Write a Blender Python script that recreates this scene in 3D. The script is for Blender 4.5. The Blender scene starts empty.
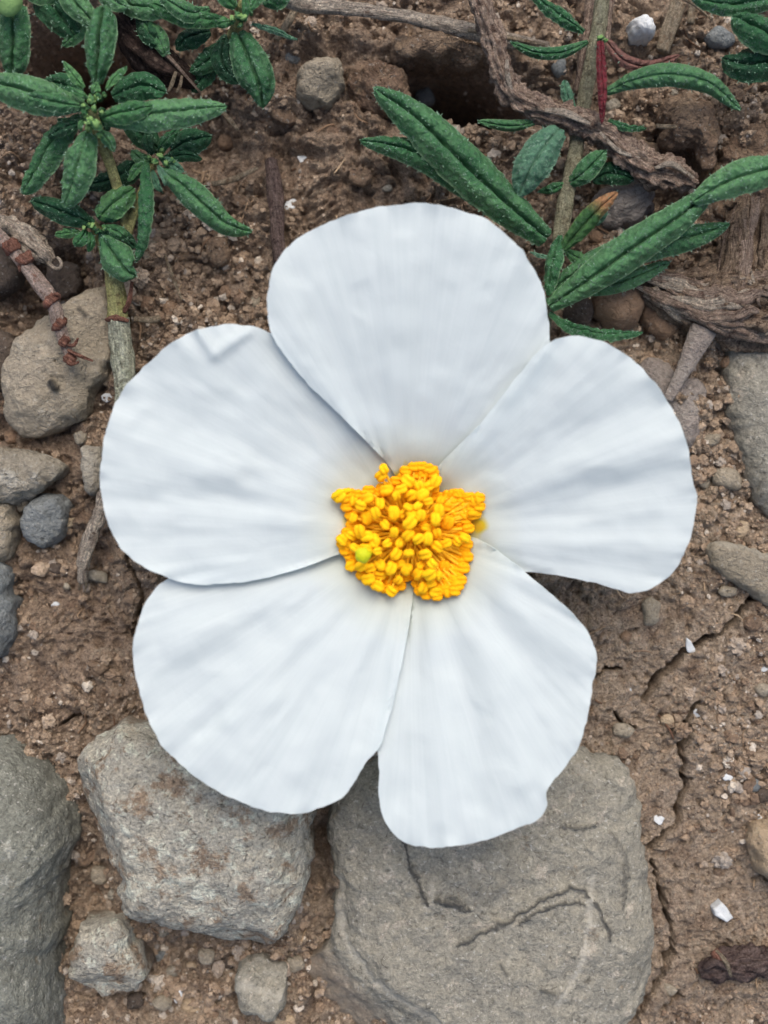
import bpy, math, random
import numpy as np
from mathutils import Vector
from mathutils.geometry import delaunay_2d_cdt

S = bpy.context.scene
COL = S.collection
D = 12.0                      # camera height above the soil; 1 unit = 100 px on the soil plane
rng = np.random.default_rng(7)
random.seed(7)

# ------------------------------------------------------------------ helpers
def P(px, py, z=0.0):
    k = (D - z) / D
    return np.array([(px - 384) / 100 * k, (512 - py) / 100 * k, z])

def PX(pts, z=0.0):
    return np.array([P(p[0], p[1], p[2] if len(p) > 2 else z) for p in pts])

def hashn(ix, iy, iz, seed):
    h = (ix * 374761393 + iy * 668265263 + iz * 1274126177 + seed * 974711) & 0xFFFFFFFF
    h = ((h ^ (h >> 13)) * 1274126177) & 0xFFFFFFFF
    h = ((h ^ (h >> 16)) * 2246822519) & 0xFFFFFFFF
    return ((h ^ (h >> 13)) & 0xFFFF) / 32767.5 - 1.0

def vnoise(p, seed=0):
    p = np.asarray(p, dtype=np.float64)
    i = np.floor(p).astype(np.int64); f = p - i
    u = f * f * f * (f * (f * 6 - 15) + 10)
    x, y, z = i[:, 0], i[:, 1], i[:, 2]
    ux, uy, uz = u[:, 0], u[:, 1], u[:, 2]
    def L(a, b, t): return a + (b - a) * t
    c = [[[hashn(x + a, y + b, z + d, seed) for d in (0, 1)] for b in (0, 1)] for a in (0, 1)]
    return L(L(L(c[0][0][0], c[1][0][0], ux), L(c[0][1][0], c[1][1][0], ux), uy),
             L(L(c[0][0][1], c[1][0][1], ux), L(c[0][1][1], c[1][1][1], ux), uy), uz)

def fbm(p, octv=4, seed=0, gain=0.5, lac=2.03):
    r = np.zeros(len(p)); a = 1.0; q = np.array(p, dtype=np.float64)
    for o in range(octv):
        r += a * vnoise(q + 17.3 * o, seed + o); q = q * lac; a *= gain
    return r

def billow(p, octv=3, seed=0):
    r = np.zeros(len(p)); a = 1.0; q = np.array(p, dtype=np.float64)
    for o in range(octv):
        r += a * (np.abs(vnoise(q + 9.1 * o, seed + o)) - 0.35); q = q * 2.1; a *= 0.5
    return r

def pad(xy, z=0.0):
    return np.column_stack([xy, np.full(len(xy), z)])

def seg_dist(xy, pts):
    best = np.full(len(xy), 1e9)
    for a, b in zip(pts[:-1], pts[1:]):
        a = np.asarray(a[:2]); b = np.asarray(b[:2]); d = b - a
        t = np.clip(((xy - a) @ d) / max(d @ d, 1e-12), 0, 1)
        best = np.minimum(best, np.hypot(*(xy - a - t[:, None] * d).T))
    return best

def catmull(pts, n, closed=False):
    pts = np.asarray(pts, dtype=float)
    if closed:
        e = np.vstack([pts[-1], pts, pts[0], pts[1]])
    else:
        e = np.vstack([2 * pts[0] - pts[1], pts, 2 * pts[-1] - pts[-2]])
    out = []
    m = len(e) - 3
    for s in range(m):
        p0, p1, p2, p3 = e[s:s + 4]
        t = np.linspace(0, 1, 24, endpoint=False)[:, None]
        out.append(0.5 * ((2 * p1) + (-p0 + p2) * t + (2 * p0 - 5 * p1 + 4 * p2 - p3) * t**2 + (-p0 + 3 * p1 - 3 * p2 + p3) * t**3))
    out = np.vstack(out + [e[-2][None] if not closed else e[1][None]])
    d = np.concatenate([[0], np.cumsum(np.linalg.norm(np.diff(out[:, :2 if out.shape[1] == 2 else 3], axis=0), axis=1))])
    s = np.linspace(0, d[-1], n, endpoint=not closed)
    return np.column_stack([np.interp(s, d, out[:, k]) for k in range(out.shape[1])])

def mesh_obj(name, V, F, mats, parent=None, loc=None, smooth=True, mi=None, uv=None, attr=None):
    me = bpy.data.meshes.new(name)
    V = np.asarray(V, dtype=np.float32)
    if loc is not None: V = V - np.asarray(loc, dtype=np.float32)
    F = list(F) if not isinstance(F, np.ndarray) else F
    if isinstance(F, np.ndarray):
        nf, k = F.shape
        me.vertices.add(len(V)); me.vertices.foreach_set('co', V.ravel())
        me.loops.add(nf * k); me.loops.foreach_set('vertex_index', F.astype(np.int32).ravel())
        me.polygons.add(nf); me.polygons.foreach_set('loop_start', np.arange(0, nf * k, k, dtype=np.int32))
        me.update(calc_edges=True)
    else:
        me.from_pydata([tuple(v) for v in V.tolist()], [], [tuple(int(i) for i in f) for f in F])
    for m in (mats if isinstance(mats, (list, tuple)) else [mats]): me.materials.append(m)
    if mi is not None: me.polygons.foreach_set('material_index', np.asarray(mi, dtype=np.int32))
    me.polygons.foreach_set('use_smooth', [smooth] * len(me.polygons))
    if uv is not None:
        l = me.uv_layers.new(name='UVMap')
        li = np.empty(len(me.loops), dtype=np.int32); me.loops.foreach_get('vertex_index', li)
        l.data.foreach_set('uv', np.asarray(uv, dtype=np.float32)[li].ravel())
    if attr:
        for k, a in attr.items():
            at = me.attributes.new(k, 'FLOAT', 'POINT'); at.data.foreach_set('value', np.asarray(a, dtype=np.float32))
    me.update(); me.validate()
    o = bpy.data.objects.new(name, me); COL.objects.link(o)
    if parent is not None: o.parent = parent
    if loc is not None and parent is None: o.location = tuple(float(c) for c in loc)
    return o

def tag(o, label, cat, group=None, kind=None):
    if label: o['label'] = label
    if cat: o['category'] = cat
    if group: o['group'] = group
    if kind: o['kind'] = kind
    return o

def empty(name, loc, label, cat, group=None):
    o = bpy.data.objects.new(name, None); COL.objects.link(o)
    o.location = tuple(float(c) for c in loc); o.empty_display_size = 0.1
    return tag(o, label, cat, group or {'plant': 'leafy shoots'}.get(cat))

# ------------------------------------------------------------------ materials
def srgb(r, g, b):
    f = lambda c: (c / 255 / 12.92) if c / 255 <= 0.04045 else ((c / 255 + 0.055) / 1.055) ** 2.4
    return (f(r), f(g), f(b), 1.0)

class Mat:
    def __init__(s, name):
        s.m = bpy.data.materials.new(name); s.m.use_nodes = True
        s.nt = s.m.node_tree; s.nt.nodes.clear()
        s.out = s.nt.nodes.new('ShaderNodeOutputMaterial')
        s.tc = s.nt.nodes.new('ShaderNodeTexCoord')
    def n(s, t, **kw):
        x = s.nt.nodes.new(t)
        for k, v in kw.items():
            if k.startswith('_'): setattr(x, k[1:], v)
            else:
                key = int(k[1:]) if k[0] == 'i' and k[1:].isdigit() else k.replace('__', ' ')
                s.set(x, key, v)
        return x
    def set(s, x, key, v):
        if isinstance(v, bpy.types.NodeSocket): s.nt.links.new(v, x.inputs[key])
        else: x.inputs[key].default_value = v
    def noise(s, vec, scale, detail=4, rough=0.55, dist=0.0):
        x = s.n('ShaderNodeTexNoise', Vector=vec, Scale=scale, Detail=detail, Roughness=rough, Distortion=dist)
        return x.outputs['Fac']
    def voro(s, vec, scale, feat='F1', out='Distance', rnd=1.0):
        x = s.n('ShaderNodeTexVoronoi', _feature=feat, Vector=vec, Scale=scale, Randomness=rnd)
        return x.outputs[out]
    def ramp(s, fac, stops):
        x = s.n('ShaderNodeValToRGB'); s.nt.links.new(fac, x.inputs['Fac'])
        el = x.color_ramp.elements
        while len(el) < len(stops): el.new(0.5)
        for e, (p, c) in zip(el, stops):
            e.position = p; e.color = c if hasattr(c, '__len__') else (c, c, c, 1)
        return x.outputs['Color']
    def mix(s, a, b, fac, mode='MIX'):
        x = s.n('ShaderNodeMix', _data_type='RGBA', _blend_type=mode)
        s.set(x, 0, fac); s.set(x, 6, a); s.set(x, 7, b)
        return x.outputs[2]
    def math(s, op, a, b=0.0, clamp=False):
        x = s.n('ShaderNodeMath', _operation=op, _use_clamp=clamp); s.set(x, 0, a); s.set(x, 1, b)
        return x.outputs[0]
    def mod(s, col, noise, k):       # multiply a colour by 1 + k * (noise - 0.5)
        f = s.math('ADD', s.math('MULTIPLY', s.math('SUBTRACT', noise, 0.5), k), 1.0)
        f = s.math('MAXIMUM', f, 0.15)
        return s.mix(col, s.n('ShaderNodeCombineXYZ', X=f, Y=f, Z=f).outputs[0], 1.0, 'MULTIPLY')
    def scale(s, vec, sx, sy, sz):
        x = s.n('ShaderNodeMapping'); s.set(x, 'Vector', vec); x.inputs['Scale'].default_value = (sx, sy, sz)
        return x.outputs[0]
    def bump(s, h, strength=0.5, dist=0.02, normal=None):
        x = s.n('ShaderNodeBump', Strength=strength, Distance=dist, Height=h)
        if normal is not None: s.set(x, 'Normal', normal)
        return x.outputs[0]
    def pbr(s, col, rough=0.8, spec=0.25, normal=None, **kw):
        x = s.n('ShaderNodeBsdfPrincipled')
        s.set(x, 'Base Color', col); s.set(x, 'Roughness', rough); s.set(x, 'Specular IOR Level', spec)
        if normal is not None: s.set(x, 'Normal', normal)
        for k, v in kw.items(): s.set(x, k.replace('__', ' '), v)
        return x.outputs[0]
    def done(s, shader):
        s.nt.links.new(shader, s.out.inputs['Surface']); return s.m

def rock_mat(name, c1, c2, patch, patch_at=0.56, speck=0.5, dirt=None, dirt_at=0.62, bumpy=1.0, ps=4.2, ds=2.3):
    m = Mat(name); v = m.tc.outputs['Object']
    rnd = m.n('ShaderNodeObjectInfo').outputs['Random']
    w = m.n('ShaderNodeVectorMath', _operation='ADD'); m.set(w, 0, v); m.set(w, 1, m.n('ShaderNodeCombineXYZ', X=m.math('MULTIPLY', rnd, 37.0)).outputs[0])
    v = w.outputs[0]
    base = m.mix(c1, c2, m.ramp(m.noise(v, 1.7, 7, 0.62), [(0.35, 0.0), (0.65, 1.0)]))
    pf = m.ramp(m.noise(v, ps, 9, 0.68, 0.4), [(patch_at, 0.0), (patch_at + 0.05, 0.75)])
    base = m.mix(base, patch, pf)
    if dirt is not None:
        base = m.mix(base, dirt, m.ramp(m.noise(v, ds, 10, 0.7), [(dirt_at, 0.0), (dirt_at + 0.07, 0.85)]))
    fine = m.noise(v, 34, 6, 0.7)
    curl = m.noise(v, 13, 4, 0.62, 1.4)
    base = m.mod(base, fine, 2.2 * speck)
    base = m.mod(base, curl, 1.8 * speck)
    crev = m.ramp(curl, [(0.33, 1.0), (0.37, 0.0)])
    base = m.mix(base, (0.07, 0.06, 0.045, 1), m.math('MULTIPLY', crev, 0.6 * speck))
    dots = m.ramp(m.noise(v, 22, 3, 0.6), [(0.62, 0.0), (0.67, 0.9)])
    base = m.mix(base, (0.6, 0.57, 0.5, 1), m.math('MULTIPLY', dots, speck * 0.7))
    pits = m.ramp(m.noise(v, 16, 4, 0.7, 0.8), [(0.30, 1.0), (0.36, 0.0)])
    base = m.mix(base, (0.05, 0.045, 0.035, 1), m.math('MULTIPLY', pits, 0.55))
    at = m.n('ShaderNodeAttribute', _attribute_name='mark').outputs['Fac']
    base = m.mix(base, (0.03, 0.03, 0.03, 1), m.math('MULTIPLY', at, -1.0, True))
    base = m.mix(base, (0.50, 0.465, 0.385, 1), m.math('MULTIPLY', at, 0.75, True))
    at2 = m.n('ShaderNodeAttribute', _attribute_name='tint').outputs['Fac']
    base = m.mix(base, (0.27, 0.205, 0.145, 1), m.math('MULTIPLY', at2, m.ramp(m.noise(v, 5, 8, 0.7), [(0.3, 0.45), (0.6, 1.0)]), True))
    h = m.math('ADD', m.math('MULTIPLY', m.noise(v, 9, 10, 0.68), 1.6), m.math('ADD', m.math('MULTIPLY', fine, 0.55), m.math('ADD', m.math('MULTIPLY', pits, -0.5), m.math('MULTIPLY', curl, 0.9))))
    return m.done(m.pbr(base, 0.85, 0.22, m.bump(h, 1.0 * bumpy, 0.06)))

M = {}
M['boulder'] = rock_mat('green grey limestone', srgb(136, 136, 124), srgb(113, 113, 103), srgb(161, 160, 148), 0.58, 0.8, srgb(113, 103, 85), 0.60, 0.75)
M['block'] = rock_mat('pale block limestone', srgb(209, 201, 181), srgb(185, 180, 166), srgb(230, 231, 212), 0.54, 0.85, srgb(158, 134, 110), 0.53, 1.15, 7.0, 3.2)
M['slab'] = rock_mat('grey slab limestone', srgb(154, 148, 132), srgb(136, 132, 120), srgb(176, 166, 150), 0.58, 0.7, srgb(127, 108, 86), 0.62, 0.65)
M['tan_stone'] = rock_mat('tan limestone', srgb(180, 167, 146), srgb(156, 145, 125), srgb(197, 186, 165), 0.6, 0.45, srgb(126, 103, 81), 0.64)
M['pale_stone'] = rock_mat('pale stone', srgb(178, 170, 154), srgb(152, 142, 124), srgb(196, 190, 176), 0.57, 0.5, srgb(132, 106, 80), 0.6)
M['blue_stone'] = rock_mat('blue grey stone', srgb(149, 152, 149), srgb(120, 125, 125), srgb(163, 166, 158), 0.6, 0.5)
M['dark_stone'] = rock_mat('dark stone', srgb(112, 98, 86), srgb(88, 78, 68), srgb(120, 106, 92), 0.6, 0.5)
M['brown_stone'] = rock_mat('brown pebble', srgb(164, 136, 110), srgb(140, 114, 92), srgb(168, 138, 108), 0.6, 0.4)
M['orange_stone'] = rock_mat('orange pebble', srgb(208, 185, 153), srgb(187, 164, 135), srgb(218, 198, 164), 0.6, 0.4)
M['clod'] = rock_mat('dry soil clod', srgb(164, 141, 117), srgb(137, 112, 92), srgb(158, 135, 109), 0.58, 0.7, srgb(97, 74, 56), 0.6, 1.3)
M['white_chip'] = rock_mat('white chip', srgb(214, 216, 214), srgb(196, 198, 196), srgb(226, 226, 222), 0.6, 0.15, None, 0.6, 0.4)
M['mauve_bark'] = rock_mat('mauve bark flake', srgb(171, 161, 150), srgb(147, 134, 125), srgb(190, 180, 167), 0.6, 0.5)

# soil
m = Mat('brown soil'); v = m.tc.outputs['Object']
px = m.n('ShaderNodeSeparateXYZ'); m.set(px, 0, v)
dry = m.math('ADD', m.math('MULTIPLY', m.math('SUBTRACT', px.outputs[0], m.math('MULTIPLY', px.outputs[1], 0.8)), 0.075), m.math('MULTIPLY', m.noise(v, 0.9, 6, 0.6), 1.0))  # tone mask: paler towards the lower right, darker towards the upper left, plus noise
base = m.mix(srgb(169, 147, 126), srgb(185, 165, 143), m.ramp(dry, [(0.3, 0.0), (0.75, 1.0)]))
base = m.mix(base, srgb(130, 107, 88), m.ramp(m.noise(v, 3.1, 10, 0.7, 0.3), [(0.48, 0.0), (0.66, 0.85)]))
base = m.mix(base, srgb(192, 177, 156), m.ramp(m.noise(v, 7.0, 8, 0.72), [(0.55, 0.0), (0.68, 0.7)]))
vd = m.n('ShaderNodeTexVoronoi', Vector=v, Scale=26.0)
cr = m.n('ShaderNodeSeparateColor'); m.set(cr, 0, vd.outputs['Color'])
base = m.mix(base, srgb(198, 169, 141), m.math('MULTIPLY', m.ramp(cr.outputs[0], [(0.8, 0.0), (0.84, 0.65)]), m.ramp(vd.outputs['Distance'], [(0.3, 1.0), (0.5, 0.0)])))
fine = m.noise(v, 42, 6, 0.72)
base = m.mod(base, fine, 2.4)
base = m.mod(base, m.noise(v, 15, 4, 0.62, 1.0), 1.8)
spk = m.ramp(m.noise(v, 60, 2, 0.5), [(0.64, 0.0), (0.69, 0.6)])
base = m.mix(base, srgb(206, 188, 164), spk)
dk = m.ramp(m.noise(v, 24, 4, 0.65, 0.6), [(0.33, 0.85), (0.39, 0.0)])
base = m.mix(base, srgb(76, 58, 46), dk)
at = m.n('ShaderNodeAttribute', _attribute_name='mark').outputs['Fac']
base = m.mix(base, srgb(52, 38, 28), at)
h = m.math('ADD', m.math('MULTIPLY', m.noise(v, 12, 10, 0.7), 1.6), m.math('ADD', m.math('MULTIPLY', fine, 0.6), m.math('MULTIPLY', m.ramp(vd.outputs['Distance'], [(0.0, 1.0), (0.6, 0.0)]), 0.35)))
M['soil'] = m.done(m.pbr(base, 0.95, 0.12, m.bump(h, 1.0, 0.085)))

# crumbs: one colour per grain (a real colour of the grain)
m = Mat('soil crumbs'); v = m.tc.outputs['Object']
isl = m.n('ShaderNodeNewGeometry').outputs['Random Per Island']
c = m.ramp(isl, [(0.0, srgb(118, 98, 81)), (0.3, srgb(167, 145, 122)), (0.6, srgb(149, 130, 110)), (0.8, srgb(182, 161, 138)), (0.9, srgb(161, 150, 138)), (0.965, srgb(208, 195, 177))])
c = m.mod(c, m.noise(v, 34, 5, 0.7), 2.0)
M['crumb'] = m.done(m.pbr(c, 0.92, 0.15, m.bump(m.noise(v, 30, 6, 0.7), 0.8, 0.04)))

m = Mat('dry plant litter'); v = m.tc.outputs['Object']
isl = m.n('ShaderNodeNewGeometry').outputs['Random Per Island']
M['litter'] = m.done(m.pbr(m.ramp(isl, [(0.0, srgb(92, 70, 54)), (0.4, srgb(140, 116, 92)), (0.8, srgb(168, 146, 118)), (1.0, srgb(84, 58, 46))]), 0.9, 0.15))

# petals
m = Mat('white petal'); uv = m.n('ShaderNodeUVMap').outputs[0]
sep = m.n('ShaderNodeSeparateXYZ'); m.set(sep, 0, uv)
fan = m.noise(m.scale(uv, 52, 1.8, 1), 1.0, 5, 0.6, 0.3)
fan2 = m.noise(m.scale(uv, 9, 1.2, 1), 1.0, 4, 0.55, 0.2)
col = m.mix(srgb(217, 225, 224), srgb(223, 230, 229), m.ramp(fan, [(0.35, 0.0), (0.65, 1.0)]))
col = m.mix(srgb(206, 206, 140), col, m.ramp(sep.outputs[1], [(0.10, 0.0), (0.2, 0.75), (0.36, 1.0)]))
bl = m.n('ShaderNodeAttribute', _attribute_name='blotch').outputs['Fac']
col = m.mix(col, m.mix(srgb(220, 200, 40), srgb(242, 182, 0), m.ramp(bl, [(0.4, 0.0), (0.8, 1.0)])), m.ramp(bl, [(0.1, 0.0), (0.5, 1.0)]))
obv = m.tc.outputs['Object']
cr = m.noise(obv, 5.5, 5, 0.6, 0.6)
hh = m.math('ADD', m.math('MULTIPLY', fan, 0.2), m.math('ADD', m.math('MULTIPLY', fan2, 0.3), m.math('MULTIPLY', cr, 1.1)))
nb = m.bump(hh, 0.13, 0.03)
a = m.pbr(col, 0.62, 0.2, nb)
t = m.n('ShaderNodeBsdfTranslucent', Color=srgb(226, 232, 231)); m.set(t, 'Normal', nb)
ms = m.n('ShaderNodeMixShader', Fac=0.4); m.set(ms, 1, a); m.set(ms, 2, t.outputs[0])
M['petal'] = m.done(ms.outputs[0])

def soft_mat(name, c1, c2, sss=0.0, rough=0.6, scale=30):
    m = Mat(name); v = m.tc.outputs['Object']
    n = m.noise(v, scale, 4, 0.6)
    rnd = m.n('ShaderNodeObjectInfo').outputs['Random']
    c = m.mix(c1, c2, m.math('ADD', m.math('MULTIPLY', n, 0.6), m.math('MULTIPLY', rnd, 0.45), True))
    return m.done(m.pbr(c, rough, 0.25, m.bump(n, 0.6, 0.02)))
M['anther'] = soft_mat('golden anther', srgb(253, 180, 2), srgb(255, 202, 16), rough=0.85)
M['anther_low'] = soft_mat('deep golden anther', srgb(244, 164, 0), srgb(254, 182, 4), rough=0.85)
M['filament'] = soft_mat('yellow filament', srgb(236, 172, 10), srgb(250, 198, 40))
M['stigma'] = soft_mat('green stigma', srgb(176, 184, 6), srgb(206, 204, 24))
M['sepal'] = soft_mat('green sepal', srgb(92, 128, 72), srgb(128, 140, 90))

def leaf_mat(name, dark, light, edge, hair=0.55, rib=None, tip=None):
    m = Mat(name); uv = m.n('ShaderNodeUVMap').outputs[0]; ob = m.tc.outputs['Object']
    sep = m.n('ShaderNodeSeparateXYZ'); m.set(sep, 0, uv)
    au = m.math('ABSOLUTE', m.math('ADD', sep.outputs[0], 0.0))
    rnd = m.n('ShaderNodeObjectInfo').outputs['Random']
    n1 = m.noise(ob, 6, 6, 0.65)
    f = m.math('ADD', m.math('MULTIPLY', n1, 0.9), m.math('MULTIPLY', m.math('SUBTRACT', rnd, 0.5), 0.5), True)
    c = m.mix(dark, light, m.ramp(f, [(0.3, 0.0), (0.75, 1.0)]))
    c = m.mix(c, edge, m.ramp(au, [(0.86, 0.0), (0.98, 0.5)]))
    if rib is not None: c = m.mix(c, rib, m.ramp(au, [(0.02, 0.8), (0.09, 0.0)]))
    if tip is not None: c = m.mix(c, tip, m.ramp(sep.outputs[1], [(0.55, 0.0), (0.75, 1.0)]))
    hn = m.n('ShaderNodeTexNoise', Vector=m.scale(ob, 1, 1, 1), Scale=26.0, Detail=3.0, Roughness=0.6, Distortion=2.2)
    hairs = m.ramp(hn.outputs['Fac'], [(0.56, 0.0), (0.66, 1.0)])
    c = m.mix(c, srgb(160, 190, 168), m.math('MULTIPLY', hairs, hair * 1.2))
    cells = m.voro(ob, 17, 'SMOOTH_F1')
    h = m.math('ADD', m.math('MULTIPLY', cells, -0.8), m.math('ADD', m.math('MULTIPLY', hairs, 0.3), m.math('MULTIPLY', m.noise(ob, 24, 5, 0.65), 0.9)))
    nb = m.bump(h, 1.0, 0.06)
    a = m.pbr(c, 0.48, 0.45, nb)
    t = m.n('ShaderNodeBsdfTranslucent'); m.set(t, 'Color', c)
    ms = m.n('ShaderNodeMixShader', Fac=0.12); m.set(ms, 1, a); m.set(ms, 2, t.outputs[0])
    return m.done(ms.outputs[0])
M['leaf'] = leaf_mat('dark hairy leaf', srgb(51, 106, 62), srgb(104, 154, 101), srgb(163, 193, 148))
M['leaf_young'] = leaf_mat('young hairy leaf', srgb(60, 116, 66), srgb(98, 150, 90), srgb(150, 184, 130), 0.45)
M['leaf_deep'] = leaf_mat('deep green leaf', srgb(28, 76, 46), srgb(48, 104, 62), srgb(84, 130, 90), 0.25)
M['leaf_pale'] = leaf_mat('pale felted leaf', srgb(76, 122, 92), srgb(104, 148, 118), srgb(140, 174, 146), 0.75)
M['leaf_tipped'] = leaf_mat('leaf with withered tip', srgb(52, 96, 46), srgb(82, 124, 62), srgb(120, 140, 80), 0.2, None, srgb(168, 122, 82))
M['leaf_red'] = leaf_mat('crimson leaf', srgb(110, 27, 38), srgb(142, 46, 55), srgb(156, 87, 87), 0.25)
M['leaf_dead'] = leaf_mat('withered pinkish leaf', srgb(116, 74, 66), srgb(140, 100, 88), srgb(96, 58, 52), 0.1)
M['leaf_hair'] = soft_mat('pale leaf hair', srgb(112, 154, 124), srgb(156, 186, 162), rough=0.7)
M['bud'] = soft_mat('pale green bud', srgb(100, 138, 78), srgb(140, 170, 104), rough=0.7)

def bark_mat(name, c1, c2, c3, su=3.5, sv=2.4, amt=1.0):
    m = Mat(name); uv = m.n('ShaderNodeUVMap').outputs[0]; ob = m.tc.outputs['Object']
    f = m.noise(m.scale(uv, su * 2, sv, 1), 2.2, 8, 0.7, 0.5)
    c = m.mix(c1, c2, m.ramp(f, [(0.35, 0.0), (0.62, 1.0)]))
    c = m.mix(c, c3, m.ramp(m.noise(ob, 11, 8, 0.7), [(0.54, 0.0), (0.64, 0.85)]))
    fine = m.noise(ob, 45, 5, 0.7)
    c = m.mod(c, fine, 2.4); c = m.mod(c, m.noise(ob, 18, 4, 0.62, 1.0), 2.0)
    h = m.math('ADD', m.math('MULTIPLY', f, 1.8), m.math('MULTIPLY', m.noise(ob, 20, 8, 0.7), 1.0))
    return m.done(m.pbr(c, 0.9, 0.18, m.bump(h, 1.0 * amt, 0.09)))
M['bark'] = bark_mat('grey brown bark', srgb(134, 110, 96), srgb(202, 179, 158), srgb(95, 71, 62))
M['root'] = bark_mat('shaggy root bark', srgb(112, 92, 76), srgb(180, 158, 134), srgb(76, 58, 48))
M['grey_wood'] = bark_mat('weathered grey wood', srgb(164, 144, 128), srgb(238, 223, 200), srgb(125, 104, 91))
M['dark_wood'] = bark_mat('dark rotten wood', srgb(46, 36, 32), srgb(84, 68, 60), srgb(120, 104, 92))
M['purple_wood'] = bark_mat('dark purplish wood', srgb(95, 76, 71), srgb(140, 121, 112), srgb(70, 54, 52))
M['pink_wood'] = bark_mat('pinkish dry twig', srgb(184, 158, 142), srgb(208, 188, 174), srgb(152, 104, 84))
M['node'] = bark_mat('reddish node scar', srgb(140, 88, 72), srgb(178, 134, 114), srgb(96, 60, 52))
M['stem_green'] = bark_mat('felted green stem', srgb(147, 145, 116), srgb(182, 176, 148), srgb(120, 110, 87))
M['stem_woody'] = bark_mat('ridged grey green stem', srgb(157, 160, 135), srgb(233, 233, 207), srgb(119, 116, 96))
M['stem_yellow'] = bark_mat('yellow green stem', srgb(174, 174, 110), srgb(198, 194, 136), srgb(141, 125, 86))
M['straw'] = bark_mat('pale straw', srgb(168, 148, 122), srgb(196, 180, 154), srgb(140, 116, 92))

# ------------------------------------------------------------------ ground
def px_zone(xy, cx, cy, rx, ry):
    x = (cx - 384) / 100; y = (512 - cy) / 100
    return np.exp(-(((xy[:, 0] - x) / (rx / 100)) ** 2 + ((xy[:, 1] - y) / (ry / 100)) ** 2))

CRACKS = [
    ([(752, 598), (741, 608), (733, 619), (722, 632), (712, 637), (700, 640), (690, 648), (680, 651), (672, 664), (656, 678), (650, 690), (645, 698)], 4.4),
    ([(696, 700), (689, 712), (685, 722), (687, 734), (684, 741), (680, 750), (684, 762), (681, 772), (687, 784), (682, 800), (677, 826), (668, 831), (658, 840), (650, 848)], 3.2),
    ([(653, 862), (656, 878), (661, 890), (665, 912), (674, 930), (672, 940), (676, 955)], 3.4),
    ([(669, 952), (664, 975), (656, 988), (648, 998), (636, 1022)], 3.4),
    ([(596, 674), (606, 669), (620, 668)], 1.2), ([(613, 711), (620, 721), (635, 727)], 1.3),
    ([(128, 558), (132, 570), (138, 580), (144, 594), (140, 604), (135, 622), (131, 636)], 1.8),
    ([(686, 784), (692, 779)], 1.8), ([(60, 725), (75, 715), (88, 718)], 1.0), ([(663, 1010), (672, 1000), (684, 996)], 1.4),
]
def crack_px(pts):
    out = []
    for a, b in zip(pts[:-1], pts[1:]):
        a = np.array(a, float); b = np.array(b, float)
        n = max(2, int(np.hypot(*(b - a)) / 3.5))
        for t in np.linspace(0, 1, n, endpoint=False):
            out.append(a + (b - a) * t + rng.normal(0, 1.2, 2))
    out.append(np.array(pts[-1], float))
    return out
CRACKS = [(p, w * (0.82 if w > 2 else 0.8)) for p, w in CRACKS]      # half widths
CR = [([((p[0] - 384) / 100, (512 - p[1]) / 100) for p in crack_px(pts)], w / 100) for pts, w in CRACKS]

def ground_h(xy):
    p = pad(xy)
    loose = 1.0 - 0.72 * np.clip(px_zone(xy, 700, 800, 260, 300) * 1.5, 0, 1) - 0.45 * np.clip(px_zone(xy, 90, 640, 130, 120) * 1.3, 0, 1)
    w = p + 0.12 * np.column_stack([vnoise(p * 2.2, 91), vnoise(p * 2.2, 92), np.zeros(len(p))])
    h = 0.10 * fbm(p * 0.55, 3, 11)
    h += loose * (0.20 * billow(w * 1.7, 3, 21) + 0.10 * billow(w * 4.6, 2, 31))
    h += (0.45 + 0.55 * loose) * (0.045 * fbm(w * 9.0, 3, 41) + 0.07 * np.clip(billow(w * 11.0, 2, 55), -0.2, 1) + 0.022 * fbm(w * 26.0, 2, 61))
    pn = fbm(w * 13.0, 2, 83)
    h -= 0.16 * np.clip(pn - 0.42, 0, 0.5) * (0.6 + 0.4 * loose)
    for cx, cy, rx, ry, d in [(455, 82, 38, 15, 2.6), (490, 102, 32, 14, 2.4), (432, 70, 26, 12, 0.8), (688, 152, 26, 20, 1.4), (683, 192, 22, 16, 0.6), (55, 55, 44, 32, 2.8),
                              (45, 275, 46, 30, 0.8), (80, 880, 24, 60, 0.35), (318, 850, 16, 60, 0.4), (170, 972, 70, 36, 0.3), (600, 290, 60, 26, 0.5), (735, 245, 18, 16, 0.3),
                              (330, 50, 26, 18, 0.25), (100, 215, 40, 30, 0.5), (190, 130, 50, 30, 0.35), (150, 60, 50, 40, 0.9), (276, 150, 14, 40, 0.2), (30, 320, 30, 40, .3), (575, 100, 60, 40, 0.3)]:
        h -= d * px_zone(xy, cx, cy, rx, ry)
    h += 0.25 * px_zone(xy, 740, 150, 40, 60) + 0.18 * px_zone(xy, 350, 120, 50, 60) + 0.2 * px_zone(xy, 445, 55, 40, 18) + 0.12 * px_zone(xy, 660, 130, 60, 40)
    return h

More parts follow.
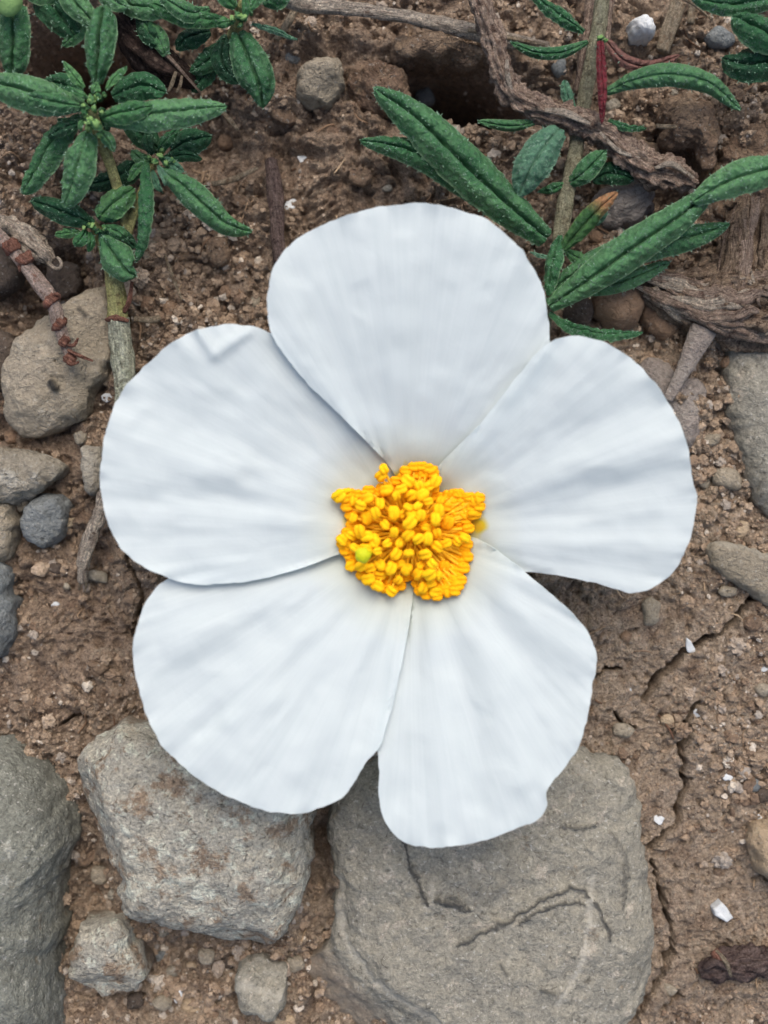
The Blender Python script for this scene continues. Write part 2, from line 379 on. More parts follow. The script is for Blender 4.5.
fx = np.arange(-4.75, 4.76, 0.0135); fy = np.arange(-6.0, 6.01, 0.0135)
def ext(f):
    g = np.cumsum(0.0145 * 1.085 ** np.arange(90)); g = g[g < 120]
    return np.concatenate([f[0] - g[::-1], f, f[-1] + g])
gx, gy = ext(fx), ext(fy)
X, Y = np.meshgrid(gx, gy)
xy = np.column_stack([X.ravel(), Y.ravel()])
H = ground_h(xy)
far_ = np.clip((np.maximum(np.abs(xy[:, 0]) - 6.2, np.abs(xy[:, 1]) - 7.4)) / 2.5, 0, 1)
H = H * (1 - far_) + far_ * 0.10 * fbm(pad(xy) * 0.55, 3, 11)
mark = np.zeros(len(xy))
for pts, w in CR:
    a = np.array(pts); lo = a.min(0) - 0.2; hi = a.max(0) + 0.2
    idx = np.where((xy[:, 0] > lo[0]) & (xy[:, 0] < hi[0]) & (xy[:, 1] > lo[1]) & (xy[:, 1] < hi[1]))[0]
    d = seg_dist(xy[idx], pts)
    ww = w * (0.9 + 0.75 * vnoise(pad(xy[idx]) * 6.0, 77))
    H[idx] -= 0.6 * np.clip(1.3 - 1.3 * (d / np.maximum(ww, 0.012)) ** 3, 0, 1)
nx, ny = len(gx), len(gy)
I = np.arange(nx * ny).reshape(ny, nx)
F = np.column_stack([I[:-1, :-1].ravel(), I[:-1, 1:].ravel(), I[1:, 1:].ravel(), I[1:, :-1].ravel()])
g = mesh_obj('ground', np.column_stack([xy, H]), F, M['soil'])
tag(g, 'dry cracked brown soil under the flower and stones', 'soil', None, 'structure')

def gh(px, py):
    return float(ground_h(np.array([[(px - 384) / 100, (512 - py) / 100]]))[0])

# ------------------------------------------------------------------ rocks
def normals(V, F):
    n = np.zeros_like(V)
    for k in ((0, 1, 2), (0, 2, 3)) if F.shape[1] == 4 else ((0, 1, 2),):
        a, b, c = V[F[:, k[0]]], V[F[:, k[1]]], V[F[:, k[2]]]
        fn = np.cross(b - a, c - a)
        for j in k: np.add.at(n, F[:, j], fn)
    return n / np.maximum(np.linalg.norm(n, axis=1), 1e-9)[:, None]

def rock(name, outline, h, mat, label, cat, z0=0.0, pw=3.0, cuts=(), amp=0.03, na=200, nr=70, depth=None, seed=0, group=None, center=None, lines=(), tintf=None, tilt=(0, 0), ridge=0.0, outn=0.012, sharp=False):
    zr = z0 + h * 0.5
    o = PX(outline, zr)[:, :2]
    if sharp:
        oc = np.vstack([o, o[:1]]); dd = np.concatenate([[0], np.cumsum(np.linalg.norm(np.diff(oc, axis=0), axis=1))])
        sq = np.linspace(0, dd[-1], na, endpoint=False); o = np.column_stack([np.interp(sq, dd, oc[:, k]) for k in (0, 1)])
    else:
        o = catmull(o, na, True)
    c = P(center[0], center[1], zr)[:2] if center else o.mean(0)
    o = o + outn * (o - c) / np.maximum(np.linalg.norm(o - c, axis=1), 1e-6)[:, None] * fbm(pad(o * 9), 3, seed + 5)[:, None] * 2
    dep = depth if depth is not None else h * 0.8 + 0.15
    nt_ = max(6, int(nr * 0.78)); tq = np.linspace(0, 1, nt_ + 1)[1:]
    s1 = 1 - (1 - tq) ** 1.6; z1 = np.clip(1 - s1 ** pw, 0, 1) ** (1 / pw)
    ph = np.linspace(math.pi / 2, math.pi, nr - nt_ + 2)[1:-1]
    s = np.concatenate([s1, np.abs(np.sin(ph)) ** (2 / pw)]); z = np.concatenate([z1, -np.abs(np.cos(ph)) ** (2 / pw)])
    V = []
    for sk, zk in zip(s, z):
        ring = c + (o - c) * sk
        V.append(np.column_stack([ring, np.full(na, z0 + (h if zk > 0 else dep) * zk)]))
    V = np.vstack(V + [np.array([[c[0], c[1], z0 + h]]), np.array([[c[0], c[1], z0 - dep]])])
    T, B = len(V) - 2, len(V) - 1
    F = []
    I = np.arange(na * nr).reshape(nr, na); J = np.roll(I, -1, 1)
    F = np.column_stack([I[:-1].ravel(), I[1:].ravel(), J[1:].ravel(), J[:-1].ravel()])
    # caps as degenerate-free quads are awkward: use tris separately via list
    top = V[:, 2] > z0 - 0.02
    V[:, 2] += np.where(top, (V[:, 0] - c[0]) * tilt[0] + (V[:, 1] - c[1]) * tilt[1], 0)
    for (a, b, hh, sl) in cuts:      # plane through line a-b at height hh, falling to the right of a->b
        A = P(a[0], a[1], zr)[:2]; Bp = P(b[0], b[1], zr)[:2]
        d = (Bp - A) / np.linalg.norm(Bp - A); nrm = np.array([d[1], -d[0]])
        if (c - A) @ nrm > 0: nrm = -nrm      # falls away from the middle of the stone
        lim = z0 + hh - sl * ((V[:, :2] - A) @ nrm) + 0.05 * fbm(pad(V[:, :2] * 2.2), 3, seed + 71)
        k = 0.035
        e = np.clip((V[:, 2] - lim) / k, -30, 30)
        V[:, 2] = np.where(top, V[:, 2] - k * np.log1p(np.exp(e)), V[:, 2])
    n = normals(V, F)
    n[T] = (0, 0, 1); n[B] = (0, 0, -1)
    q = V * 1.0
    disp = amp * fbm(q * 2.6, 3, seed) + amp * 0.6 * fbm(q * 8.0, 4, seed + 9) + amp * ridge * (0.4 - np.abs(vnoise(q * 3.3, seed + 31)))
    mk = np.zeros(len(V))
    for pts, w, dz, mv in lines:
        lp = PX(pts, zr + h * 0.3)[:, :2]; lp = catmull(lp, 50) if len(lp) > 2 else lp
        if len(lp) > 2: lp = lp + 0.012 * np.random.default_rng(len(pts)).normal(0, 1, lp.shape)
        d = seg_dist(V[:, :2], lp) * (1 + 0.6 * vnoise(V * 9, 3))
        wgt = np.clip(1.25 - d / (w / 100), 0, 1) * top
        disp += dz * wgt; mk = np.where(np.abs(wgt * mv) > np.abs(mk), wgt * mv, mk)
    V = V + n * disp[:, None]
    tt = np.zeros(len(V)) if tintf is None else tintf(V)
    faces = F.tolist() + [[T, int(I[0, j]), int(J[0, j])] for j in range(na)] + [[B, int(J[-1, j]), int(I[-1, j])] for j in range(na)]
    loc = np.array([c[0], c[1], z0])
    ob = mesh_obj(name, V, faces, mat, None, loc, True, attr={'mark': mk, 'tint': tt})
    return tag(ob, label, cat, group or {'pebble': 'pebbles lying on the soil', 'stone chip': 'white stone chips', 'soil clod': 'soil clods', 'stone': 'stones around the flower'}.get(cat))

def low_tint(zt, w):      # soil dust clinging to the foot of a stone, with a ragged edge
    return lambda V: np.clip((zt + 0.12 * fbm(V * 3, 3, 3) - V[:, 2]) / w, 0, 1)

rock('boulder', [(-70, 770), (-20, 748), (14, 754), (42, 778), (60, 808), (66, 836), (58, 868), (50, 898), (52, 940), (46, 985), (52, 1040), (30, 1080), (-80, 1090), (-110, 900)],
     1.1, M['boulder'], 'large rounded grey green boulder at the bottom left corner', 'boulder', pw=2.2, amp=0.022, na=320, nr=110, seed=3, z0=-0.1, center=(-10, 905))
rock('stone_block', [(72, 775), (84, 748), (128, 724), (170, 728), (240, 740), (300, 770), (312, 816), (310, 842), (300, 902), (282, 940), (254, 951), (190, 936), (130, 927), (118, 880), (102, 850), (80, 808)],
     1.1, M['block'], 'angular pale limestone block with brown crusty patches under the lower left petal', 'stone', pw=3.6, amp=0.032, na=380, nr=130, seed=8, z0=-0.1, center=(205, 830), ridge=0.4,
     cuts=[((138, 890), (104, 770), 0.9, 1.9), ((296, 926), (128, 900), 0.86, 1.8), ((250, 870), (130, 880), 0.92, 0.3), ((290, 800), (262, 930), 0.9, 1.2), ((60, 740), (320, 800), .96, .12)], tintf=low_tint(0.30, 0.25))
rock('flat_slab', [(326, 830), (340, 780), (370, 762), (450, 740), (540, 735), (590, 752), (622, 764), (640, 790), (646, 840), (655, 900), (657, 960), (640, 1010), (615, 1045), (560, 1085), (400, 1090), (290, 1080), (284, 1020), (296, 975), (330, 945), (334, 890)],
     0.60, M['slab'], 'large flat grey slab with dark curved cracks at the bottom centre', 'stone', pw=3.6, amp=0.03, na=460, nr=190, seed=15, z0=-0.1, center=(490, 910),
     cuts=[((440, 1026), (340, 925), 0.52, 0.75), ((628, 780), (632, 1000), 0.48, 0.9), ((352, 860), (338, 760), 0.54, 0.8)],
     lines=[([(404, 838), (408, 850), (412, 868), (420, 884), (428, 900)], 1.9, -0.03, -0.8), ([(432, 884), (431, 896), (428, 902)], 2.0, -0.01, 0.5),
            ([(435, 896), (446, 899), (458, 901), (468, 906)], 2.0, -0.03, -0.75), ([(446, 897), (452, 893), (460, 898)], 1.6, -0.02, -0.6),
            ([(458, 941), (478, 932), (499, 922), (538, 898), (560, 888), (578, 886), (592, 897), (602, 916), (609, 940)], 1.9, -0.03, -0.75),
            ([(519, 919), (536, 907), (556, 901), (574, 899), (584, 902)], 1.6, -0.02, -0.75),
            ([(592, 876), (590, 900), (586, 930), (580, 965), (570, 982), (556, 1000)], 2.8, 0.012, 0.8),
            ([(338, 885), (342, 930), (352, 956), (376, 982), (420, 1010), (450, 1030)], 4.0, 0.02, 0.65),
            ([(562, 824), (580, 826), (596, 822)], 1.2, -0.03, -0.6), ([(622, 866), (624, 890), (622, 906)], 1.4, -0.03, -0.5), ([(610, 830), (622, 852), (630, 880)], 1.8, -0.02, -0.4),
            ([(540, 985), (552, 988)], 2.6, -0.02, -0.6), ([(500, 960), (506, 970)], 2.4, -0.02, -0.4), ([(575, 760), (600, 785)], 4.0, 0.01, 0.35),
            ([(480, 842), (506, 846), (510, 870), (480, 900), (478, 880)], 6, -0.008, -0.18)],
     tintf=lambda V: np.clip((-0.2 - V[:, 0] - 0.9 * (V[:, 1] + 4.6)) / 0.35, 0, 1) * np.clip((0.40 - V[:, 2]) / 0.2, 0, 1) * 0.8)
rock('small_stone', [(72, 945), (80, 926), (120, 918), (130, 930), (137, 955), (146, 978), (135, 992), (110, 998), (80, 990), (70, 975)], 0.42, M['block'],
     'small squarish grey stone between the boulder and the block', 'stone', pw=4.2, amp=0.03, na=160, nr=60, seed=21, sharp=True, cuts=[((160, 978), (60, 982), 0.30, 1.2), ((128, 920), (146, 990), 0.32, 0.9)], tintf=low_tint(0.0, 0.15))
rock('small_stone', [(238, 985), (246, 962), (272, 968), (286, 980), (284, 1008), (268, 1020), (244, 1010)], 0.34, M['slab'], 'small wedge shaped grey stone with a pale ridge just left of the slab', 'stone',
     pw=3.6, amp=0.03, na=130, nr=50, seed=22, cuts=[((290, 998), (240, 984), 0.28, 0.9), ((236, 975), (290, 985), 0.28, 0.7)], lines=[([(243, 985), (262, 992), (284, 1000)], 3, 0.01, 0.6)])
rock('stone', [(2, 372), (14, 345), (40, 318), (64, 302), (98, 287), (112, 300), (117, 335), (108, 368), (92, 392), (84, 416), (58, 430), (34, 436), (12, 430), (4, 400)], 0.42, M['tan_stone'],
     'flat angular tan stone with one small dark pit beneath the dry pinkish twig', 'stone', pw=4.2, amp=0.028, na=260, nr=90, seed=27, tilt=(0.06, 0.0), ridge=0.5,
     lines=[([(54, 383), (57, 388)], 4.0, -0.12, -0.9), ([(80, 309), (85, 314)], 2.4, -0.03, -0.7)], cuts=[((100, 425), (0, 415), 0.34, 0.8), ((100, 300), (92, 420), 0.34, 0.4)], tintf=low_tint(0.05, 0.15))
rock('stone', [(-20, 452), (18, 450), (50, 458), (61, 468), (52, 482), (30, 497), (-15, 506)], 0.40, M['pale_stone'], 'pale cream stone chunk at the left edge below the flat tan stone', 'stone', pw=3.6, amp=0.04, na=160, nr=60, seed=31)
rock('stone', [(20, 520), (26, 502), (42, 495), (60, 500), (65, 514), (56, 535), (40, 546), (26, 538)], 0.30, M['blue_stone'], 'small rounded blue grey stone below the pale cream chunk', 'stone', pw=3.0, amp=0.028, na=120, nr=50, seed=33, cuts=[((66, 500), (40, 546), .24, .6)])
rock('stone', [(-12, 505), (8, 500), (14, 515), (13, 545), (4, 560), (-14, 556)], 0.32, M['tan_stone'], 'narrow grey stone on the left edge beside the blue grey stone', 'stone', pw=3.2, amp=0.025, na=100, nr=40, seed=34)
rock('stone', [(-30, 560), (0, 560), (9, 580), (12, 610), (8, 640), (-4, 660), (-35, 650)], 0.36, M['blue_stone'], 'grey stone cut off by the left edge above the boulder', 'stone', pw=3.0, amp=0.03, na=120, nr=50, seed=35)
rock('stone', [(82, 450), (92, 446), (102, 450), (104, 480), (98, 492), (86, 486)], 0.3, M['pale_stone'], 'small cream stone wedged at the outer rim of the left petal', 'stone', pw=4, amp=0.02, na=100, nr=40, seed=36)
rock('stone', [(-20, 334), (6, 334), (17, 346), (18, 366), (6, 384), (-20, 392)], 0.2, M['dark_stone'], 'dark brown stone at the left edge beside the flat tan stone', 'stone', pw=2.8, amp=0.025, na=100, nr=40, seed=37)
rock('stone', [(-30, 250), (0, 246), (16, 258), (20, 276), (8, 292), (-25, 298)], 0.2, M['dark_stone'], 'dark brown stone under the upper end of the dry pinkish twig', 'stone', pw=2.8, amp=0.025, na=100, nr=40, seed=38)
rock('stone', [(45, 262), (60, 258), (82, 270), (80, 290), (62, 300), (46, 288)], 0.1, M['dark_stone'], 'dark brown stone in the hollow above the flat tan stone', 'stone', pw=2.8, amp=0.025, na=100, nr=40, seed=39, z0=-0.15)
rock('stone', [(728, 352), (745, 338), (790, 330), (830, 400), (820, 500), (778, 520), (757, 500), (742, 460), (730, 410)], 0.34, M['slab'], 'smooth grey stone at the right edge below the shaggy root', 'stone', pw=3.2, amp=0.02, na=200, nr=70, seed=41, tintf=low_tint(0.12, 0.3))
rock('stone', [(706, 545), (720, 540), (750, 546), (790, 556), (800, 610), (772, 606), (745, 590), (722, 575), (708, 562)], 0.26, M['tan_stone'], 'flat tan stone with a pale upper rim at the right edge beside the right petal', 'stone', pw=4.2, amp=0.02, na=160, nr=60, seed=42, tilt=(0, 0.1),
     lines=[([(708, 544), (722, 543), (750, 549), (775, 556)], 3.2, 0.01, 0.5)])
rock('pebble', [(594, 300), (600, 284), (616, 278), (634, 282), (645, 298), (644, 316), (634, 328), (612, 328), (599, 318)], 0.42, M['brown_stone'], 'round brown pebble below the long right hand leaves', 'pebble', pw=2.2, amp=0.02, na=140, nr=60, seed=43, cuts=[((640, 300), (612, 292), 0.36, .5), ((612, 292), (616, 330), .38, .4)])
rock('pebble', [(570, 300), (580, 292), (592, 300), (594, 314), (584, 322), (568, 316)], 0.28, M['dark_stone'], 'dark pebble half hidden behind the round brown pebble', 'pebble', pw=2.4, amp=0.02, na=80, nr=40, seed=44)
rock('pebble', [(296, 76), (302, 60), (325, 54), (342, 62), (346, 80), (338, 96), (316, 102), (300, 94)], 0.40, M['tan_stone'], 'tan rounded stone right of the upper left leaf clump', 'stone', pw=2.5, amp=0.03, na=140, nr=60, seed=45, cuts=[((350, 84), (296, 80), 0.34, .7)])
rock('soil_clod', [(662, 108), (676, 94), (700, 98), (714, 118), (716, 150), (708, 168), (690, 150), (668, 146)], 0.55, M['clod'], 'jagged tan soil clod under the arched leaf at upper right', 'soil clod', pw=3.0, amp=0.06, na=160, nr=60, seed=46, ridge=1.0)
rock('soil_clod', [(610, 130), (630, 128), (655, 146), (668, 168), (650, 176), (620, 160)], 0.32, M['clod'], 'lighter soil clod behind the dark bark twig at right', 'soil clod', pw=2.6, amp=0.05, na=120, nr=50, seed=47, ridge=1.0)
rock('stone', [(600, 196), (622, 182), (650, 178), (660, 192), (650, 214), (622, 224), (600, 216)], 0.36, M['mauve_bark'], 'pinkish grey stone between the bark twig and the long right hand leaves', 'stone', pw=2.8, amp=0.04, na=130, nr=50, seed=48, cuts=[((664, 205), (604, 200), .3, .5)])
rock('soil_clod', [(396, 45), (420, 32), (450, 34), (478, 44), (488, 58), (466, 64), (430, 58), (404, 60)], 0.36, M['clod'], 'broad brown soil clod overhanging the dark hole below the grey stick', 'soil clod', pw=2.6, amp=0.06, na=150, nr=60, seed=49, ridge=1.0)
rock('soil_clod', [(348, 70), (380, 60), (410, 78), (414, 100), (390, 112), (360, 104)], 0.26, M['clod'], 'crumbly soil clod above the tip of the long upper leaf', 'soil clod', pw=2.4, amp=0.06, na=130, nr=50, seed=50, ridge=1.0)
rock('soil_clod', [(720, 150), (745, 120), (790, 118), (800, 200), (760, 222), (724, 200)], 0.4, M['clod'], 'large reddish soil clod at the upper right edge', 'soil clod', pw=2.6, amp=0.07, na=200, nr=70, seed=51, ridge=1.2)
rock('stone', [(640, 380), (650, 356), (676, 368), (704, 388), (704, 412), (690, 446), (668, 420)], 0.22, M['mauve_bark'], 'flat mauve stone flake touching the rim of the right petal', 'stone', pw=4.0, amp=0.02, na=130, nr=50, seed=52)
rock('stone', [(640, 305), (662, 300), (690, 322), (676, 332), (664, 342), (648, 330)], 0.22, M['brown_stone'], 'reddish brown stone flake beside the round brown pebble', 'stone', pw=3.4, amp=0.02, na=110, nr=40, seed=53)
rock('stone', [(752, 836), (764, 822), (790, 824), (790, 880), (764, 876), (754, 858)], 0.3, M['orange_stone'], 'tan orange stone at the lower right edge', 'stone', pw=2.6, amp=0.03, na=110, nr=40, seed=54)
rock('stone', [(628, 24), (640, 18), (653, 20), (655, 32), (646, 40), (632, 36)], 0.34, M['white_chip'], 'white stone just right of the stem joint at upper right', 'stone', pw=2.8, amp=0.02, na=90, nr=40, seed=55)

def blob(px, py, rx, ry, rot, mat, label, name='pebble', cat='pebble', seed=0, h=None, pw=2.4, amp=0.012, group=None, ang=0.25, z=None, sharp=False):
    n = 7; r = np.random.default_rng(seed + 1000)
    th = np.linspace(0, 2 * math.pi, n, endpoint=False) + r.uniform(-.28, .28, n)
    k = 1 + r.uniform(-ang, ang, n) * 0.36
    a = math.radians(rot)
    pts = [(px + rx * k[i] * math.cos(t) * math.cos(a) - ry * k[i] * math.sin(t) * math.sin(a), py + rx * k[i] * math.cos(t) * math.sin(a) + ry * k[i] * math.sin(t) * math.cos(a)) for i, t in enumerate(th)]
    z0 = gh(px, py) if z is None else z
    hh = h if h is not None else min(rx, ry) / 100 * 0.95
    return rock(name, pts, hh, mat, label, cat, z0=z0, pw=pw, amp=amp, na=44, nr=20, depth=hh * 0.7, seed=seed, group=group, outn=0.004, sharp=sharp, cuts=[((px - rx, py + r.uniform(-.3, .3) * ry), (px + rx, py + r.uniform(-.3, .3) * ry), hh * 0.9, 0.5)] if sharp else ())

W = M['white_chip']
chips = [(723, 911, 10, 8, 30, 'large three cornered white chip near the dark purplish twig'), (728, 777, 5, 4, 10, 'white chip highest of those right of the long crack'),
         (758, 818, 6, 3.5, 0, 'flat oval white chip above the tan orange stone'), (733, 835, 5, 4, -20, 'white chip left of the tan orange stone'),
         (691, 648, 4, 9, -25, 'slim white sliver lying across the right hand crack'), (628, 691, 7, 4.5, 20, 'white chip near the rim of the lower right petal'),
         (698, 714, 3.5, 4.5, 0, 'small white grain at the top end of the vertical crack'), (659, 820, 5, 5, 0, 'dull white chip beside the upper right corner of the slab'),
         (302, 156, 6, 9, -35, 'white chip in the soil above the top petal'), (290, 203, 6, 8, 10, 'white chip beside the dark twig near the top petal'),
         (738, 446, 4, 4, 0, 'white grain right of the right petal'), (129, 1010, 5, 4, 0, 'white grain on the gravel below the small squarish stone'),
         (178, 999, 4, 8, 20, 'upright white sliver in the gravel below the block'), (765, 668, 6, 5, 0, 'white chip on the right edge near the large crack'),
         (107, 397, 5, 4, 0, 'white chip under the grey green stem next to the left petal'), (55, 605, 4, 3, 0, 'white grain in bare soil left of the lower left petal')]
rock('stone_chip', [(712, 908), (721, 901), (726, 906), (733, 917), (726, 922), (714, 915)], .1, W, chips[0][5], 'stone chip', z0=gh(723, 911), pw=6, amp=.004, na=60, nr=26, seed=199, sharp=True, outn=.002)
for i, (x, y, rx, ry, ro, lb) in enumerate(chips):
    if i == 0: continue
    blob(x, y, rx, ry, ro, W, lb, 'stone_chip', 'stone chip', 260 + i, h=min(rx, ry) / 100 * 0.9, pw=5, ang=0.55, amp=0.005, sharp=True)
T, PA, BL, DK, BR, OR, CL = (M[k] for k in ('tan_stone', 'pale_stone', 'blue_stone', 'dark_stone', 'brown_stone', 'orange_stone', 'clod'))
pebs = [(651, 612, 10, 15, 5, T, 'oval grey tan pebble just below the rim of the right petal'), (626, 637, 6, 6, 0, BR, 'small brown pebble left of the oval pebble under the right petal'),
        (754, 623, 11, 9, 20, CL, 'brown pebble at the right end of the wide crack'), (742, 530, 11, 8, -50, OR, 'orange tan pebble above the flat tan stone at right'),
        (623, 730, 11, 6, 10, T, 'flat grey pebble right of the lower right petal'), (668, 720, 7, 6, 0, OR, 'yellowish pebble left of the vertical crack'),
        (729, 591, 9, 5, 0, T, 'flat pale pebble between the flat tan stone and the wide crack'), (764, 690, 8, 7, 0, T, 'grey pebble on the right edge below the wide crack'),
        (729, 479, 14, 11, 20, T, 'tan pebble right of the widest point of the right petal'), (714, 439, 11, 8, -20, T, 'rounded tan pebble above right of the right petal'),
        (705, 484, 6, 6, 0, PA, 'small pale pebble touching the right petal rim'), (752, 785, 8, 7, 0, BL, 'round grey pebble in the cracked soil at right'), (763, 796, 9, 9, 0, DK, 'dark grey pebble at the right edge beside a rounder grey one'),
        (721, 874, 11, 6, 10, CL, 'low tan pebble above the large white chip'), (669, 989, 9, 7, 20, T, 'grey tan pebble beside the lowest crack'),
        (170, 307, 9, 9, 0, BR, 'round brown pebble above the left petal'), (153, 245, 7, 7, 0, T, 'round pebble right of the lowest hanging leaf'), (182, 253, 14, 9, 10, CL, 'oval tan pebble below the middle drooping leaf'),
        (215, 249, 15, 11, 40, CL, 'broad tan clod left of the dark twig'), (226, 293, 7, 6, 0, BR, 'small brown pebble between clod and top petal'), (255, 302, 6, 7, 0, T, 'small pale pebble close to the top petal rim'), (148, 256, 6, 6, 0, T, 'small grey pebble beside the green stem'),
        (148, 303, 9, 8, 10, BR, 'brown pebble right of the reddish stem joint'), (240, 268, 9, 7, -30, CL, 'flat tan flake near the dark twig'),
        (22, 503, 6, 10, 20, T, 'small oval grey pebble left of the blue grey stone'), (97, 577, 13, 7, 15, PA, 'pale flat pebble at the foot of the dry upright twig'), (66, 587, 5, 5, 0, T, 'small pale pebble left of the dry upright twig'),
        (91, 669, 12, 9, 10, CL, 'tan flake in bare soil left of the lower left petal'), (75, 687, 8, 6, 30, CL, 'smaller tan flake beside a larger one in the bare left soil'), (55, 568, 7, 6, 0, DK, 'dark brown pebble below the blue grey stone'),
        (70, 520, 5, 7, 20, OR, 'small orange pebble right of the blue grey stone'), (108, 378, 7, 9, 0, OR, 'orange brown pebble between the tan stone and the stem'), (80, 438, 6, 8, 20, PA, 'small pale pebble right of the flat tan stone'), (12, 437, 8, 7, 0, BR, 'brown pebble just below the flat tan stone'),
        (144, 958, 11, 10, 0, DK, 'dark round pebble right of the small squarish stone'), (161, 957, 7, 7, 0, BL, 'blue grey pebble right of the dark round pebble'), (170, 973, 9, 6, -10, PA, 'pale oval pebble below the block'),
        (163, 932, 6, 6, 0, PA, 'pale pebble tucked against the front of the block'), (193, 1006, 13, 10, 0, OR, 'tan orange pebble at the bottom below the block'), (135, 1001, 9, 8, 0, DK, 'grey brown pebble below the small squarish stone'),
        (161, 1004, 9, 8, 0, T, 'grey pebble left of the upright white sliver'), (282, 1022, 12, 6, 0, OR, 'orange pebble on the bottom edge below the wedge shaped stone'), (295, 964, 9, 8, 0, T, 'tan pebble above the wedge shaped stone'),
        (99, 876, 9, 10, 0, T, 'tan pebble in the gap between boulder and block'), (77, 893, 6, 7, 0, DK, 'dark pebble against the boulder in the gap'), (112, 895, 5, 5, 0, PA, 'small pale pebble against the block in the gap'),
        (206, 958, 9, 8, 0, T, 'grey pebble under the middle of the block front'), (228, 962, 9, 7, 20, DK, 'brown pebble left of the wedge shaped stone top'), (191, 966, 6, 5, 0, OR, 'small yellow brown pebble below the block'),
        (305, 874, 6, 7, 0, PA, 'tiny pale drop shaped pebble hugging the right side of the block'), (560, 67, 9, 11, 10, BL, 'grey pebble left of the upper right stem'), (722, 36, 15, 11, 20, BL, 'grey stone left of the upper right corner leaves'),
        (671, 92, 9, 5, 5, PA, 'pale flat pebble under the arched leaf'), (613, 106, 8, 8, 0, PA, 'pale pebble right of the crimson leaf'), (292, 56, 10, 8, 0, BL, 'grey pebble left of the tan rounded stone'), (426, 96, 9, 10, 0, BL, 'grey pebble at the left end of the dark hole'),
        (285, 113, 14, 8, 40, CL, 'tan flake below the tan rounded stone'), (265, 118, 9, 9, 0, BR, 'brown pebble below the large drooping leaf tip'), (387, 188, 5, 4, 0, PA, 'small pale pebble above the top petal'), (729, 361, 7, 6, 0, BR, 'brown pebble above the grey green stone'),
        (700, 330, 9, 6, 20, DK, 'dark pebble under the shaggy root'), (40, 30, 4, 7, -50, PA, 'pale seed like pebble in the dark gap by the left edge leaves'), (600, 236, 9, 7, 0, BR, 'small brown pebble behind the orange tipped leaf'),
        (330, 130, 9, 7, 0, CL, 'tan clod midway between leaf clump and long upper leaf'), (360, 176, 10, 8, 20, CL, 'tan clod just above the top petal'), (240, 200, 11, 8, 20, CL, 'tan clod right of the drooping leaf tip'), (225, 140, 9, 8, 0, BR, 'brown pebble below the long right pointing leaf'), (690, 60, 12, 9, 0, CL, 'tan clod behind the arched leaf'), (735, 92, 12, 10, 30, CL, 'tan clod below the upper right corner leaves')]
for i, (x, y, rx, ry, ro, mt, lb) in enumerate(pebs):
    if mt is CL: blob(x, y, rx, ry, ro, mt, lb, 'soil_clod', 'soil clod', 300 + i, pw=3.4, amp=0.03, ang=0.6, sharp=True)
    else: blob(x, y, rx, ry, ro, mt, lb, 'pebble', 'pebble', 300 + i, ang=0.4)

# ------------------------------------------------------------------ loose crumbs and litter (uncountable)
def ico():
    t = (1 + 5 ** 0.5) / 2
    v = np.array([(-1, t, 0), (1, t, 0), (-1, -t, 0), (1, -t, 0), (0, -1, t), (0, 1, t), (0, -1, -t), (0, 1, -t), (t, 0, -1), (t, 0, 1), (-t, 0, -1), (-t, 0, 1)], float)
    f = [(0, 11, 5), (0, 5, 1), (0, 1, 7), (0, 7, 10), (0, 10, 11), (1, 5, 9), (5, 11, 4), (11, 10, 2), (10, 7, 6), (7, 1, 8), (3, 9, 4), (3, 4, 2), (3, 2, 6), (3, 6, 8), (3, 8, 9), (4, 9, 5), (2, 4, 11), (6, 2, 10), (8, 6, 7), (9, 8, 1)]
    return v / np.linalg.norm(v[0]), np.array(f)
def subdiv(v, f):
    v = [tuple(a) for a in v]; cache = {}; nf = []
    def mid(a, b):
        k = (min(a, b), max(a, b))
        if k not in cache:
            p = (np.array(v[a]) + np.array(v[b])); p /= np.linalg.norm(p); v.append(tuple(p)); cache[k] = len(v) - 1
        return cache[k]
    for a, b, c in f:
        x, y, z = mid(a, b), mid(b, c), mid(c, a)
        nf += [(a, x, z), (b, y, x), (c, z, y), (x, y, z)]
    return np.array(v), np.array(nf)
IV, IF = ico(); IV2, IF2 = subdiv(IV, IF); IV3, IF3 = subdiv(IV2, IF2)

